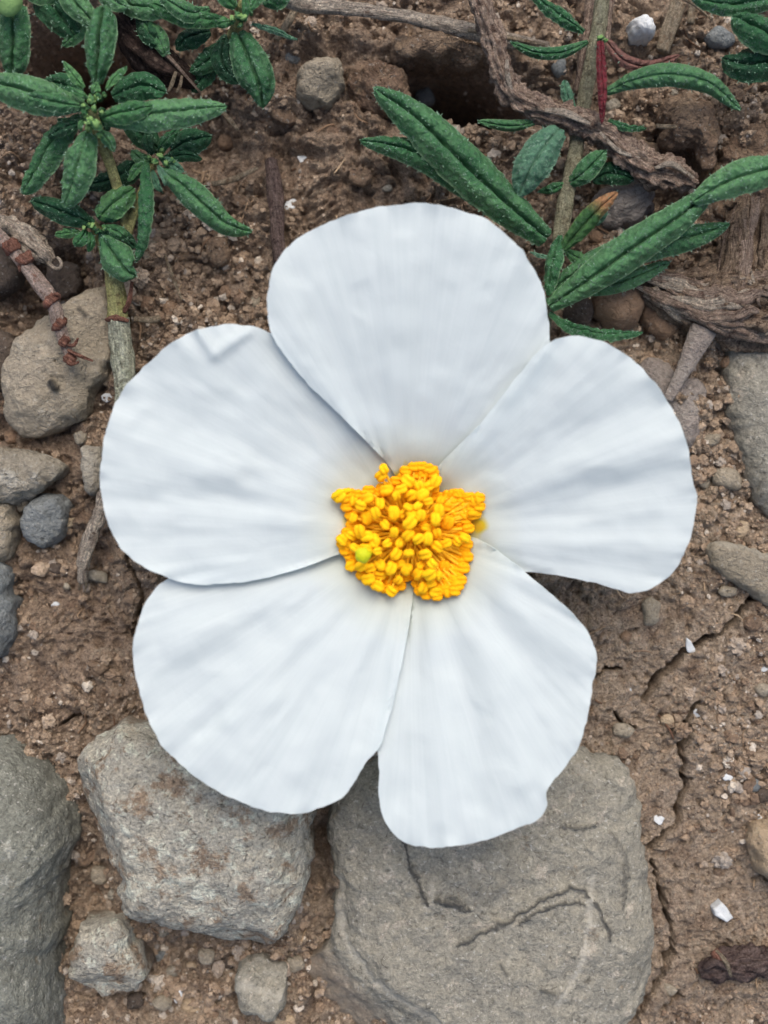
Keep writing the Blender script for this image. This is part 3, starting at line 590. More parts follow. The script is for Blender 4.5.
def crumbs(n, rmin, rmax, pw_, v, f, seed, flat=0.75, zones=None):
    r = np.random.default_rng(seed)
    xy = np.column_stack([r.uniform(-4.6, 4.6, n * 3), r.uniform(-5.9, 5.9, n * 3)])
    dens = 0.55 + 0.75 * vnoise(pad(xy * 0.9), 5) + 0.35 * vnoise(pad(xy * 2.6), 6)
    dens += 0.5 * px_zone(xy, 200, 280, 120, 90) + 0.6 * px_zone(xy, 730, 450, 80, 110) + 0.7 * px_zone(xy, 170, 970, 110, 60) + 0.5 * px_zone(xy, 740, 760, 60, 140) - 0.9 * px_zone(xy, 80, 660, 90, 70) - 1.0 * px_zone(xy, 670, 890, 50, 120) - 0.7 * px_zone(xy, 630, 660, 70, 60)
    keep = np.where(r.uniform(0, 1, len(xy)) < dens)[0][:n]
    xy = xy[keep]
    if zones is not None:
        zz = sum(px_zone(xy, *q) for q in zones); xy = xy[r.uniform(0, 1, len(xy)) < zz]
    far = np.ones(len(xy), bool)
    for pts_, w_ in CR: far &= seg_dist(xy, pts_) > w_ + 0.03
    xy = xy[far]; k = len(xy)
    rad = rmin * (1 - r.uniform(0, 1, k) * (1 - (rmin / rmax) ** pw_)) ** (-1 / pw_)
    nv = len(v)
    J = 1 + r.uniform(-0.32, 0.32, (k, nv, 1))
    sc = r.uniform(0.65, 1.25, (k, 1, 3)); sc[:, :, 2] *= flat
    Q = v[None] * J * sc
    a = r.uniform(0, 6.28, (k, 1)); b = r.uniform(-0.6, 0.6, (k, 1))
    x, y, z = Q[:, :, 0], Q[:, :, 1], Q[:, :, 2]
    y, z = y * np.cos(b) - z * np.sin(b), y * np.sin(b) + z * np.cos(b)
    x, y = x * np.cos(a) - y * np.sin(a), x * np.sin(a) + y * np.cos(a)
    Q = np.stack([x, y, z], 2) * rad[:, None, None]
    base = np.column_stack([xy, ground_h(xy) + rad * r.uniform(-0.25, 0.45, k)])
    V = (Q + base[:, None]).reshape(-1, 3)
    Fc = (f[None] + (np.arange(k) * nv)[:, None, None]).reshape(-1, 3)
    return V, Fc
parts = [crumbs(30000, 0.009, 0.032, 2.0, IV, IF, 1), crumbs(5000, 0.02, 0.06, 2.3, IV2, IF2, 2), crumbs(700, 0.035, 0.10, 2.2, IV3, IF3, 3),
         crumbs(9000, 0.028, 0.085, 2.0, IV2, IF2, 4, 0.8, [(190, 975, 110, 45), (740, 440, 50, 90), (200, 275, 80, 50), (90, 880, 20, 60), (50, 590, 70, 60), (745, 760, 40, 60)])]
off = 0; VV = []; FF = []
for v_, f_ in parts:
    VV.append(v_); FF.append(f_ + off); off += len(v_)
o = mesh_obj('soil_crumbs', np.vstack(VV), np.vstack(FF), M['crumb'], smooth=False)
tag(o, 'loose brown soil crumbs and fine gravel scattered over the ground', 'gravel', None, 'stuff')

def tube_arrays(pts, rad, seg, seed=0, amp=0.0, fu=2.0, fv=6.0, step=None, closed_ends=True, flat=1.0):
    pts = np.asarray(pts, float); L = np.sum(np.linalg.norm(np.diff(pts, axis=0), axis=1))
    n = max(4, int(L / (step or max(0.02, np.mean(rad) * 0.35))))
    q = catmull(np.column_stack([pts, np.asarray(rad, float)]), n)
    c, r = q[:, :3], q[:, 3]
    t = np.gradient(c, axis=0); t /= np.linalg.norm(t, axis=1)[:, None]
    up = np.array([0, 0, 1.0]); s = np.cross(t, up); bad = np.linalg.norm(s, axis=1) < 0.05
    s[bad] = np.cross(t[bad], (0, 1, 0)); s /= np.linalg.norm(s, axis=1)[:, None]
    w = np.cross(s, t)
    th = np.linspace(0, 2 * math.pi, seg, endpoint=False)
    d = np.concatenate([[0], np.cumsum(np.linalg.norm(np.diff(c, axis=0), axis=1))])
    C, Sn = np.cos(th), np.sin(th)
    R = np.repeat(r[:, None], seg, 1)
    if amp:
        pp = np.column_stack([np.tile(C * fu, n), np.tile(Sn * fu, n), np.repeat(d * fv, seg)])
        R = R * (1 + amp * fbm(pp, 4, seed).reshape(n, seg))
        R = R * (1 + 0.5 * amp * fbm(np.column_stack([np.zeros(n), d * 1.6, np.zeros(n)]), 2, seed + 5))[:, None]
    V = c[:, None] + R[:, :, None] * (C[None, :, None] * s[:, None] + flat * Sn[None, :, None] * w[:, None])
    V = V.reshape(-1, 3)
    I = np.arange(n * seg).reshape(n, seg); J = np.roll(I, -1, 1)
    F = np.column_stack([I[:-1].ravel(), J[:-1].ravel(), J[1:].ravel(), I[1:].ravel()]).tolist()
    F.append(I[0][::-1].tolist()); F.append(I[-1].tolist())
    uv = np.column_stack([np.tile(np.abs(th / math.pi - 1), n), np.repeat(d, seg)])
    return V, F, uv

def tube(name, pts, rad, mat, parent=None, loc=None, seg=14, seed=0, amp=0.12, fu=2.0, fv=5.0, step=None, flat=1.0):
    V, F, uv = tube_arrays(pts, rad, seg, seed, amp, fu, fv, step, flat=flat)
    return mesh_obj(name, V, F, mat, parent, loc, True, uv=uv)

# litter
VV, FF, off = [], [], 0
r = np.random.default_rng(12)
for i in range(420):
    x, y = r.uniform(-4.3, 4.3), r.uniform(-5.6, 5.6)
    if r.uniform() > 0.6 + 0.4 * (y > 1.5): continue
    L = r.uniform(0.05, 0.26) ; a = r.uniform(0, 6.28); rr = r.uniform(0.004, 0.013)
    dx, dy = math.cos(a) * L / 2, math.sin(a) * L / 2
    e = np.array([[x - dx, y - dy], [x + r.normal(0, .02), y + r.normal(0, .02)], [x + dx, y + dy]])
    z = ground_h(e) + 0.012 + r.uniform(0, 0.03, 3)
    V, F, _ = tube_arrays(np.column_stack([e, z]), [rr * 0.8, rr, rr * 0.5], 5, i, 0.1, step=0.03)
    VV.append(V); FF += [[k + off for k in f] for f in F]; off += len(V)
o = mesh_obj('plant_litter', np.vstack(VV), FF, M['litter'])
tag(o, 'scattered bits of straw and root fibre on the soil', 'plant litter', None, 'stuff')

# ------------------------------------------------------------------ twigs, sticks, roots
def twig(name, pts, rad, mat, label, cat='twig', extra=(), **kw):
    w = PX(pts); loc = w[0]
    if not extra:
        o = tube(name, w, np.array(rad) / 100, mat, None, loc, **kw); return tag(o, label, cat, {'straw': 'straw bits on the soil', 'twig': 'dry twigs'}.get(cat))
    root = empty(name, loc, label, cat)
    tube('shaft', w, np.array(rad) / 100, mat, root, loc, **kw)
    for (nm, p2, r2, m2, k2) in extra: tube(nm, PX(p2), np.array(r2) / 100, m2, root, loc, **k2)
    return root

twig('bark_twig', [(474, -20, .75), (484, 10, .75), (492, 36, .72), (499, 62, .7), (508, 86, .68), (524, 103, .66), (552, 114, .64), (588, 124, .62), (612, 138, .6), (630, 156, .58), (652, 168, .55), (674, 174, .5), (694, 182, .42)],
     [8, 9, 10.5, 9.5, 11.5, 11, 10.5, 10, 10.5, 12, 13, 13, 8], M['bark'], 'crooked grey brown bark twig bending down from the top edge to the right', seg=44, amp=0.42, fu=3.8, fv=9, step=0.011, seed=5,
     extra=[('bark_flake', [(545, 110, .78), (566, 113, .8), (590, 124, .77)], [2, 4, 2], M['grey_wood'], dict(flat=0.4, seg=8)), ('bark_flake', [(655, 168, .72), (672, 164, .72), (694, 178, .6)], [1.5, 3, 1.5], M['grey_wood'], dict(flat=0.5, seg=8)),
            ('bark_flake', [(507, 60, .84), (508, 76, .84), (512, 92, .8)], [1.5, 2.5, 1.5], M['grey_wood'], dict(flat=.5, seg=8)), ('bark_flake', [(600, 132, .76), (618, 150, .74), (640, 158, .72)], [1.2, 2.4, 1.2], M['grey_wood'], dict(flat=.5, seg=8))])
twig('dry_stick', [(262, -12, .5), (300, 3, .45), (345, 8, .42), (392, 14, .4), (440, 24, .36), (482, 35, .32), (520, 42, .25), (548, 46, .15)], [6, 7, 6.5, 6.5, 7, 7.5, 6, 4], M['grey_wood'],
     'long weathered grey stick lying near the top edge', 'stick', seg=18, amp=0.22, seed=6, step=0.025)
twig('dry_stick', [(468, 30, .42), (500, 36, .36), (545, 45, .3)], [2, 2.4, 1.6], M['straw'], 'thin pale straw under the crooked bark twig near the top', 'straw', seg=8, amp=0.1)
# shaggy root
loc = P(700, 300, 0)
root = empty('shaggy_root', loc, 'thick shaggy brown root with fibrous bark at the right edge', 'root')
tube('shaft', PX([(628, 276, .18), (650, 286, .2), (680, 298, .2), (712, 302, .2), (745, 305, .2), (800, 300, .2)]), np.array([9, 18, 24, 32, 38, 44]) / 100, M['root'], root, loc, seg=110, amp=0.22, fu=5.0, fv=6.5, step=0.012, seed=4)
tube('branch', PX([(735, 300, .2), (748, 262, .16), (754, 228, .1), (762, 190, .0)]), np.array([30, 27, 26, 22]) / 100, M['root'], root, loc, seg=90, amp=0.24, fu=5.0, fv=6.5, step=0.012, seed=14)
r = np.random.default_rng(8)
for i in range(26):
    ph0 = r.uniform(0.2, 2.9); tw = r.uniform(-1.6, 1.6); t0 = r.uniform(0, .45); t1 = min(1, t0 + r.uniform(.35, .7)); sp = []
    for t_ in np.linspace(t0, t1, 7):
        x = 632 + 160 * t_; yc = 278 + 30 * min(1, t_ * 2) - 4 * t_; R_ = (12 + 30 * t_) * 1.0; a_ = ph0 + tw * (t_ - t0) + r.normal(0, .07)
        sp.append((x + r.normal(0, 1.5), yc + R_ * math.cos(a_), .2 + R_ / 100 * abs(math.sin(a_)) * 1.05 + .07))
    rr_ = r.uniform(2.6, 6.0)
    tube('root_strand', PX(sp), np.array([rr_ * .5, rr_, rr_ * 1.1, rr_, rr_ * 1.1, rr_ * .9, rr_ * .4]) / 100, M['bark' if i % 3 else 'grey_wood'], root, loc, seg=12, amp=0.3, fu=2.5, fv=9, step=0.02, seed=i, flat=.8)
for i in range(12):
    ph0 = r.uniform(0.2, 2.9); sp = []
    for t_ in np.linspace(0, 1, 6):
        R_ = 28 - 6 * t_; a_ = ph0 + .5 * t_ + r.normal(0, .1)
        sp.append((738 + 24 * t_ + R_ * math.cos(a_), 300 - 108 * t_, .2 - .2 * t_ * t_ + R_ / 100 * abs(math.sin(a_)) * 1.05 + .07))
    rr_ = r.uniform(2.8, 6)
    tube('root_strand', PX(sp), np.array([rr_ * .5, rr_, rr_, rr_ * 1.1, rr_, rr_ * .5]) / 100, M['bark' if i % 2 else 'root'], root, loc, seg=12, amp=0.3, fu=2.5, fv=9, step=0.02, seed=60 + i, flat=.8)
r = np.random.default_rng(5)
for i in range(60):
    t_ = r.uniform(0, 1); x = 650 + 118 * t_; y = 286 + 16 * t_ + r.uniform(-20, 24) * (0.5 + t_)
    a = r.choice([-0.7, 0.3, 0.5, -1.0, 0.9]) + r.normal(0, .35); L = r.uniform(10, 26)
    zt = 0.2 + (18 + 22 * t_) / 100 * 0.95
    dy = (y - (286 + 16 * t_)) / ((18 + 24 * t_)); zt = 0.2 + (18 + 22 * t_) / 100 * math.sqrt(max(0.15, 1 - min(dy * dy, 0.85)))
    pts = [(x - L / 2 * math.cos(a), y - L / 2 * math.sin(a), zt - .02), (x + r.normal(0, 3), y + r.normal(0, 3), zt + .06), (x + L / 2 * math.cos(a), y + L / 2 * math.sin(a), zt - .01)]
    tube('bark_fibre', PX(pts), np.array([.9, 1.9, .6]) / 100, M['grey_wood' if i % 4 == 0 else 'bark' if i % 4 < 3 else 'root'], root, loc, seg=6, amp=0.2, step=0.03, seed=i)
# pinkish dry twig at left with joints
loc = P(-4, 235, .6)
root = empty('dry_twig', loc, 'jointed pinkish dry twig pointing at the flat tan stone', 'twig')
W_ = [(-14, 224, .62), (6, 242, .62), (22, 262, .62), (38, 282, .6), (52, 302, .58), (58, 322, .56), (64, 340, .54), (70, 358, .52)]
tube('shaft', PX(W_), np.array([6, 6, 6.5, 8, 7, 6.5, 5.5, 4]) / 100, M['pink_wood'], root, loc, seg=18, amp=0.12, seed=3, step=0.02)
for a, b, rr in [((8, 242, .65), (15, 252, .65), 7.2), ((22, 256, .65), (29, 264, .65), 8.4), ((48, 298, .62), (54, 304, .62), 8.6), ((57, 322, .6), (63, 327, .6), 7.6), ((61, 340, .58), (68, 344, .58), 6.6), ((66, 356, .56), (74, 362, .54), 7)]:
    tube('joint', PX([a, ((a[0] + b[0]) / 2, (a[1] + b[1]) / 2, a[2]), b]), np.array([rr * .74, rr * .9, rr * .7]) / 100, M['node'], root, loc, seg=20, amp=0.42, fu=4, fv=12, step=0.008, seed=int(rr * 10))
for pts in ([(68, 350, .6), (78, 355, .62), (93, 361, .6)], [(68, 345, .6), (74, 345, .64), (78, 338, .62)], [(64, 356, .6), (70, 364, .58), (79, 362, .58)], [(27, 256, .66), (20, 266, .66), (20, 272, .64)], [(50, 296, .64), (58, 294, .66), (60, 300, .62)]):
    tube('bud_scale', PX(pts), np.array([1.5, 2, 1.0]) / 100, M['node'], root, loc, seg=7, amp=0.1, step=0.02)
# curled grey dead stalk
loc = P(0, 228, .4)
root = empty('dead_stalk', loc, 'crumpled grey dead stalk with a curled end above the pinkish twig', 'twig')
tube('shaft', PX([(-14, 218, .42), (8, 226, .45), (24, 236, .47), (38, 250, .46), (52, 262, .42)]), np.array([8, 9, 8, 8, 4]) / 100, M['grey_wood'], root, loc, seg=22, amp=0.5, fu=2.6, fv=7, seed=9, step=0.014)
tube('curl', PX([(48, 262, .46), (54, 268, .48), (60, 268, .5), (61, 262, .5), (57, 257, .5)]), np.array([2, 2, 1.8, 1.6, 1.2]) / 100, M['grey_wood'], root, loc, seg=8, amp=0.1)
twig('dry_twig', [(82, 582, .12), (84, 560, .2), (93, 532, .24), (103, 505, .3), (110, 480, .36)], [5, 6.5, 7.5, 7, 6], M['grey_wood'], 'upright pitted grey twig emerging from under the left petal', seg=18, amp=0.24, fv=9, seed=12, step=0.018,
     extra=[('splinter', [(83, 578, .14), (80, 584, .12), (79, 590, .08)], [2, 1.4, .8], M['straw'], dict(seg=6)), ('splinter', [(85, 578, .14), (86, 586, .1), (85, 592, .08)], [2, 1.4, .8], M['straw'], dict(seg=6))])
twig('dry_twig', [(704, 328, .42), (694, 350, .4), (682, 374, .36), (668, 400, .32)], [13, 10, 7, 5], M['mauve_bark'], 'mauve grey bark splinter leaning over the flat mauve flake', 'splinter', seg=16, amp=0.2, fv=3, seed=13, flat=0.45, step=0.02)
twig('dry_twig', [(271, 160, .08), (274, 185, .12), (277, 215, .16), (278, 245, .2), (282, 275, .2)], [5, 7, 7, 7, 6], M['purple_wood'], 'dark purplish brown twig running under the top petal', seg=14, amp=0.2, seed=16, step=0.02)
twig('dry_twig', [(700, 972, .04), (716, 968, .08), (742, 964, .08), (790, 962, .08)], [5, 10, 14, 15], M['purple_wood'], 'dark purplish broken twig at the lower right edge', seg=36, amp=0.5, fu=3.5, seed=17, step=0.014, fv=7, flat=.7,
     extra=[('husk', [(716, 950, .2), (726, 962, .24), (731, 976, .2)], [1.5, 2.4, 1.5], M['straw'], dict(seg=8)), ('knot', [(714, 950, .16), (718, 956, .18), (719, 964, .16)], [4, 5, 3], M['node'], dict(seg=10, amp=.3)), ('flake', [(704, 968, .14), (716, 962, .2), (726, 968, .18)], [3, 5, 3], M['purple_wood'], dict(seg=10, amp=.4))])
twig('rotten_wood', [(122, 18, .3), (140, 40, .32), (160, 58, .32), (182, 74, .28), (200, 88, .2)], [14, 17, 16, 11, 4], M['dark_wood'], 'dark rotten piece of wood between the two leaf clumps at upper left', 'wood', seg=30, amp=0.4, fu=2.4, fv=3, seed=18, step=0.018,
     extra=[('splinter', [(140, 30, .52), (166, 54, .5), (200, 92, .34)], [1.6, 2.2, 1], M['bark'], dict(seg=7)), ('splinter', [(176, 72, .46), (172, 84, .46), (168, 92, .44)], [1.5, 2, 1], M['straw'], dict(seg=7)), ('splinter', [(182, 76, .46), (180, 86, .46), (176, 93, .44)], [1.2, 1.6, 1], M['straw'], dict(seg=7))])
straws = [([(212, 184, .14), (232, 180, .16), (258, 168, .18)], [2, 3, 1.5], 'pale straw bit below the long right pointing leaf'), ([(276, 40, .12), (288, 22, .14), (297, 6, .16)], [3, 4, 3], 'tan straw stub right of the upper left leaf clump'),
          ([(662, 52, .2), (670, 28, .2), (678, 4, .2)], [7, 8, 8], 'thick pale upright straw behind the white stone'), ([(690, 24, .16), (692, 8, .16), (694, -8, .16)], [4, 4, 4], 'short pale straw beside a thicker straw near the top edge'),
          ([(656, 126, .5), (670, 127, .52), (682, 125, .5)], [2, 2.4, 1.5], 'tiny pale straw on the jagged clod'), ([(165, 255, .14), (172, 275, .16), (182, 300, .14)], [1.4, 1.8, 1.2], 'thin dark straw between pebbles above the left petal'),
          ([(222, 112, .2), (230, 120, .2), (238, 130, .2)], [1.6, 2.4, 1.2], 'short pale straw under the tip of the long right pointing leaf'), ([(160, 318, .2), (150, 320, .24), (134, 319, .28)], [3, 3.4, 2.4], 'short tan and red straw beside the reddish stem joint'),
          ([(664, -6, .5), (690, 2, .52), (712, 20, .45)], [1.2, 1.6, .8], 'thin bent pale straw near the upper right corner'), ([(90, 180, .5), (112, 168, .52), (132, 156, .5)], [1.2, 1.4, .8], 'pale straw caught between the lower leaves at left')]
for i, (p, rr, lb) in enumerate(straws):
    twig('straw', p, rr, M['straw'], lb, 'straw', seg=9, amp=0.14, seed=40 + i, step=0.02)

# ------------------------------------------------------------------ leaves
def leaf(parent, loc, pts, width, mat='leaf', curl=0.7, groove=0.14, fold=0.0, roll=0.0, base=0.35, tip=0.62, label=None, name='leaf', z=0.6, seed=None, wrinkle=1.0, thick=0.016, nu=28, hairy=1.0):
    width = width * 0.87; curl = curl * 1.4
    w = PX(pts, z); L = np.sum(np.linalg.norm(np.diff(w, axis=0), axis=1))
    nv = int(np.clip(L / 0.016, 18, 150))
    c = catmull(w, nv)
    t = np.gradient(c, axis=0); t /= np.linalg.norm(t, axis=1)[:, None]
    up = np.array([0, 0, 1.0]); s = np.cross(t, up); s /= np.maximum(np.linalg.norm(s, axis=1), 1e-4)[:, None]
    nrm = np.cross(s, t)
    rl = np.radians(roll) if np.isscalar(roll) else np.radians(np.interp(np.linspace(0, 1, nv), np.linspace(0, 1, len(roll)), roll))
    rl = np.broadcast_to(rl, (nv,))[:, None]
    s, nrm = s * np.cos(rl) + nrm * np.sin(rl), nrm * np.cos(rl) - s * np.sin(rl)
    T = np.linspace(0, 1, nv)
    prof = np.minimum(1, (base + (1 - base) * np.sin(np.clip(T / 0.45, 0, 1) * math.pi / 2))) * np.where(T > 1 - tip, np.sqrt(np.clip(1 - ((T - (1 - tip)) / tip) ** 1.9, 0, 1)), 1)
    prof = np.maximum(prof, 0.06)
    W2 = width / 200 * prof
    U = np.linspace(-1, 1, nu); U = np.sign(U) * np.abs(U) ** 1.35
    sd = seed if seed is not None else abs(hash((round(pts[0][0]), round(pts[0][1]), round(pts[-1][0])))) % 9973
    TT, UU = np.meshgrid(T, U, indexing='ij')
    Wg = W2[:, None]
    ang = curl * 1.25
    xs = Wg * np.where(ang > 0.01, np.sin(UU * ang) / max(math.sin(min(ang, 1.57)), 0.05), UU)
    zs = -Wg * curl * UU ** 2 * 0.85
    wg = width / 200
    zs += wg * fold * np.abs(UU) * prof[:, None]
    zs += -wg * groove * 2.6 * np.exp(-(UU / 0.065) ** 2) * prof[:, None] + wg * groove * 1.3 * np.exp(-((np.abs(UU) - 0.42) / 0.28) ** 2) * prof[:, None]
    # side veins and puckering between them
    ph = (TT * L / 0.085 + np.abs(UU) * wg / 0.085 * -0.9) * 2 * math.pi
    pk = np.column_stack([UU.ravel() * wg * 9, TT.ravel() * L * 9, np.zeros(UU.size)])
    zs += wrinkle * (0.007 * np.sin(ph) * np.clip(np.abs(UU) * 3, 0, 1) + (0.012 * fbm(pk, 2, sd) + 0.016 * vnoise(pk * 1.7, sd + 5)).reshape(UU.shape) + (0.016 * vnoise(pk * 0.25, sd + 3)).reshape(UU.shape)) * np.minimum(1, prof[:, None] * 1.5)
    edge = 1 + 0.035 * fbm(np.column_stack([np.sign(UU.ravel()) * 3, TT.ravel() * L * 8, np.zeros(UU.size)]), 3, sd + 8).reshape(UU.shape) * np.abs(UU)
    top = c[:, None] + (xs * edge)[:, :, None] * s[:, None] + zs[:, :, None] * nrm[:, None]
    thk = thick * (1 - UU ** 6)
    bot = top - thk[:, :, None] * nrm[:, None] - 0.02 * np.exp(-(UU / 0.15) ** 2)[:, :, None] * nrm[:, None] * prof[:, None, None]
    N = nv * nu
    V = np.vstack([top.reshape(-1, 3), bot.reshape(-1, 3)])
    I = np.arange(N).reshape(nv, nu)
    q = lambda A: np.column_stack([A[:-1, :-1].ravel(), A[:-1, 1:].ravel(), A[1:, 1:].ravel(), A[1:, :-1].ravel()])
    F = [q(I), q(I)[:, ::-1] + N]
    for col_, fl in ((0, 0), (nu - 1, 1)):
        a, b = I[:-1, col_], I[1:, col_]
        f = np.column_stack([a, b, b + N, a + N]); F.append(f[:, ::-1] if fl else f)
    for row, fl in ((0, 1), (nv - 1, 0)):
        a, b = I[row, :-1], I[row, 1:]
        f = np.column_stack([a, b, b + N, a + N]); F.append(f[:, ::-1] if fl else f)
    uv = np.column_stack([np.tile(UU.ravel(), 2), np.tile(TT.ravel(), 2)])
    F = np.vstack(F)
    # short pale hairs standing off the surface
    hr = np.random.default_rng(sd + 1)
    nh = int((0.15 if mat in ('leaf_red', 'leaf_dead', 'leaf_tipped') else 1.0) * hairy * L * width / 100 * 330)
    if nh:
        k = hr.integers(0, N, nh) ; e_ = hr.uniform(0, 1, nh) < 0.12
        k = np.where(e_, I[hr.integers(0, nv, nh), np.where(hr.uniform(0, 1, nh) < .5, 0, nu - 1)], k)
        rowi = k // nu; out_ = np.sign(UU.ravel()[k])
        p = V[k]; tdir = t[rowi]; sdir = s[rowi]; ndir = nrm[rowi]
        g1, g2 = hr.normal(0, .8, nh), hr.normal(0, .8, nh) + e_ * out_ * 1.6
        dirv = tdir * (g1 + .4)[:, None] + sdir * g2[:, None] + ndir * hr.uniform(.15, .6, nh)[:, None]
        dirv /= np.linalg.norm(dirv, axis=1)[:, None]
        wd_ = np.cross(dirv, ndir + 0.3 * sdir); wd_ /= np.maximum(np.linalg.norm(wd_, axis=1), 1e-5)[:, None]
        ln = hr.uniform(.012, .028, nh)[:, None]
        a0, b0, c0 = p - wd_ * .003, p + wd_ * .003, p + dirv * ln
        hv = np.stack([a0, b0, c0 + wd_ * .0012, c0 - wd_ * .0012], 1).reshape(-1, 3)
        hf = np.arange(nh * 4).reshape(nh, 4) + len(V)
        V = np.vstack([V, hv]); F = np.vstack([F, hf]); uv = np.vstack([uv, np.zeros((nh * 4, 2))])
    o = mesh_obj(name, V, F, [M[mat], M['leaf_hair']], parent, loc, True, uv=uv, mi=np.concatenate([np.zeros(len(F) - nh), np.ones(nh)]))
    if label: o['label'] = label
    return o

def buds(parent, loc, spots, mat='bud', name='bud'):
    r = np.random.default_rng(len(spots) * 7 + int(spots[0][0]))
    cx = np.mean([p[0] for p in spots]); cy = np.mean([p[1] for p in spots])
    for i, (x, y, z, r_) in enumerate(spots):
        if r_ > 7:
            q = IV3 * (1 + 0.10 * vnoise(IV3 * 1.7 + i * 3.1, 2) + 0.05 * vnoise(IV3 * 5 + i, 3))[:, None] * np.array([1, 1.15, 0.9]) * r_ / 100
            mesh_obj(name, q + P(x, y, z), IF3, M[mat], parent, loc); continue
        a = math.atan2(y - cy, x - cx) + r.normal(0, .5); L = r_ * r.uniform(.9, 1.5)
        for j in range(2 if r_ > 2.5 else 1):
            b = a + (j * 2 - .5) * r.uniform(.4, 1.2); q = r.uniform(.5, 1.0)
            leaf(parent, loc, [(x - L * .5 * math.cos(b), y - L * .5 * math.sin(b), z - .10), (x, y, z + .02), (x + L * q * math.cos(b), y + L * q * math.sin(b), z - .02)], r_ * 1.7, 'bud' if (i + j) % 2 else 'leaf_young', curl=.8, fold=.1, name='bud', tip=.7, base=.6, nu=14, hairy=.5, seed=i * 5 + j)

# --- shoot A: the leafy shoot at upper left
loc = P(122, 300, 0)
A = empty('leafy_shoot', loc, 'hairy green shoot with three rosettes left of the top petal', 'plant')
tube('stem', PX([(128, 420, .2), (125, 385, .25), (121, 345, .32), (118, 318, .38)]), np.array([12, 11.5, 11, 10]) / 100, M['stem_woody'], A, loc, seg=22, amp=0.16, fu=3.2, fv=5, step=0.016, seed=2)
tube('stem', PX([(118, 319, .38), (116, 295, .42), (112, 266, .45), (100, 235, .5), (92, 222, .6)]), np.array([9.5, 9, 8.5, 6, 4]) / 100, M['stem_yellow'], A, loc, seg=16, amp=0.1, seed=3)
tube('stem', PX([(116, 290, .42), (128, 230, .5), (144, 190, .6), (152, 165, .72)]), np.array([5, 5, 5, 4]) / 100, M['stem_yellow'], A, loc, seg=12, amp=0.1)
tube('stem', PX([(128, 235, .48), (115, 180, .7), (98, 130, .95), (92, 110, 1.05)]), np.array([5, 5, 5, 4]) / 100, M['stem_yellow'], A, loc, seg=12, amp=0.1)
tube('joint', PX([(106, 320, .42), (116, 318, .47), (129, 321, .44)]), np.array([1.6, 3.2, 1.6]) / 100, M['node'], A, loc, seg=12, amp=0.4, fu=3, fv=10, step=0.012)
tube('joint', PX([(124, 312, .44), (129, 300, .5), (132, 282, .46)]), np.array([2, 2.4, 1.4]) / 100, M['node'], A, loc, seg=9, amp=0.3)
L_ = lambda *a, **k: leaf(A, loc, *a, **k)
# lower / rear leaves
L_([(112, 96, .85), (140, 84, .85), (166, 92, .8)], 34, 'leaf_deep', curl=.4)
L_([(82, 96, .85), (60, 82, .85), (38, 84, .78)], 26, 'leaf_deep', curl=.4)
L_([(172, 150, .6), (190, 140, .6), (212, 136, .5)], 30, 'leaf_deep', curl=.4)
L_([(150, 158, .55), (115, 176, .58), (82, 186, .5)], 26, 'leaf_deep', curl=.5)
L_([(160, 150, .5), (140, 132, .55), (122, 120, .5)], 28, 'leaf_deep', curl=.4)
L_([(168, 160, .5), (180, 150, .55), (200, 152, .5)], 22, 'leaf_deep', curl=.4)
L_([(80, 116, .9), (50, 140, .86), (34, 172, .7), (22, 194, .58)], 36, 'leaf', curl=.6, fold=.1, roll=-14)
for k in range(14):
    a_ = k * 2.4; q_ = 18 + 2.2 * k; cx_, cy_ = [(94, 112), (156, 160), (98, 224)][k % 3]
    L_([(cx_ + 6 * math.cos(a_), cy_ + 6 * math.sin(a_), .62 + .1 * (k % 3 == 0)), (cx_ + q_ * .6 * math.cos(a_), cy_ + q_ * .6 * math.sin(a_), .66), (cx_ + q_ * math.cos(a_ + .2), cy_ + q_ * math.sin(a_ + .2), .54)], 15, 'leaf_deep' if k % 2 else 'leaf', curl=.5)
# R3 lower small rosette
L_([(94, 224, .62), (70, 214, .66), (42, 204, .58), (31, 200, .52)], 27, 'leaf_deep', curl=.4)
L_([(98, 218, .64), (112, 204, .72), (126, 194, .70), (134, 188, .66)], 32, 'leaf_young', curl=.35, groove=.16, tip=.6)
L_([(80, 232, .56), (66, 233, .56), (55, 235, .5)], 11, 'leaf_young', curl=.3)
L_([(86, 230, .62), (80, 238, .66), (74, 246, .62)], 17, 'leaf_young', curl=.3)
L_([(90, 232, .6), (91, 242, .6), (88, 252, .54)], 10, 'leaf_young', curl=.3)
L_([(102, 236, .66), (112, 252, .74), (126, 270, .72), (136, 276, .62)], 37, 'leaf', curl=.55, tip=.55)
L_([(104, 230, .6), (122, 236, .6), (136, 248, .5)], 18, 'leaf_deep', curl=.3)
buds(A, loc, [(88, 224, .68, 3.2), (93, 226, .7, 2.6), (96, 229, .68, 2.2), (104, 228, .7, 2.6), (98, 216, .7, 2.0), (84, 228, .66, 2.4)])
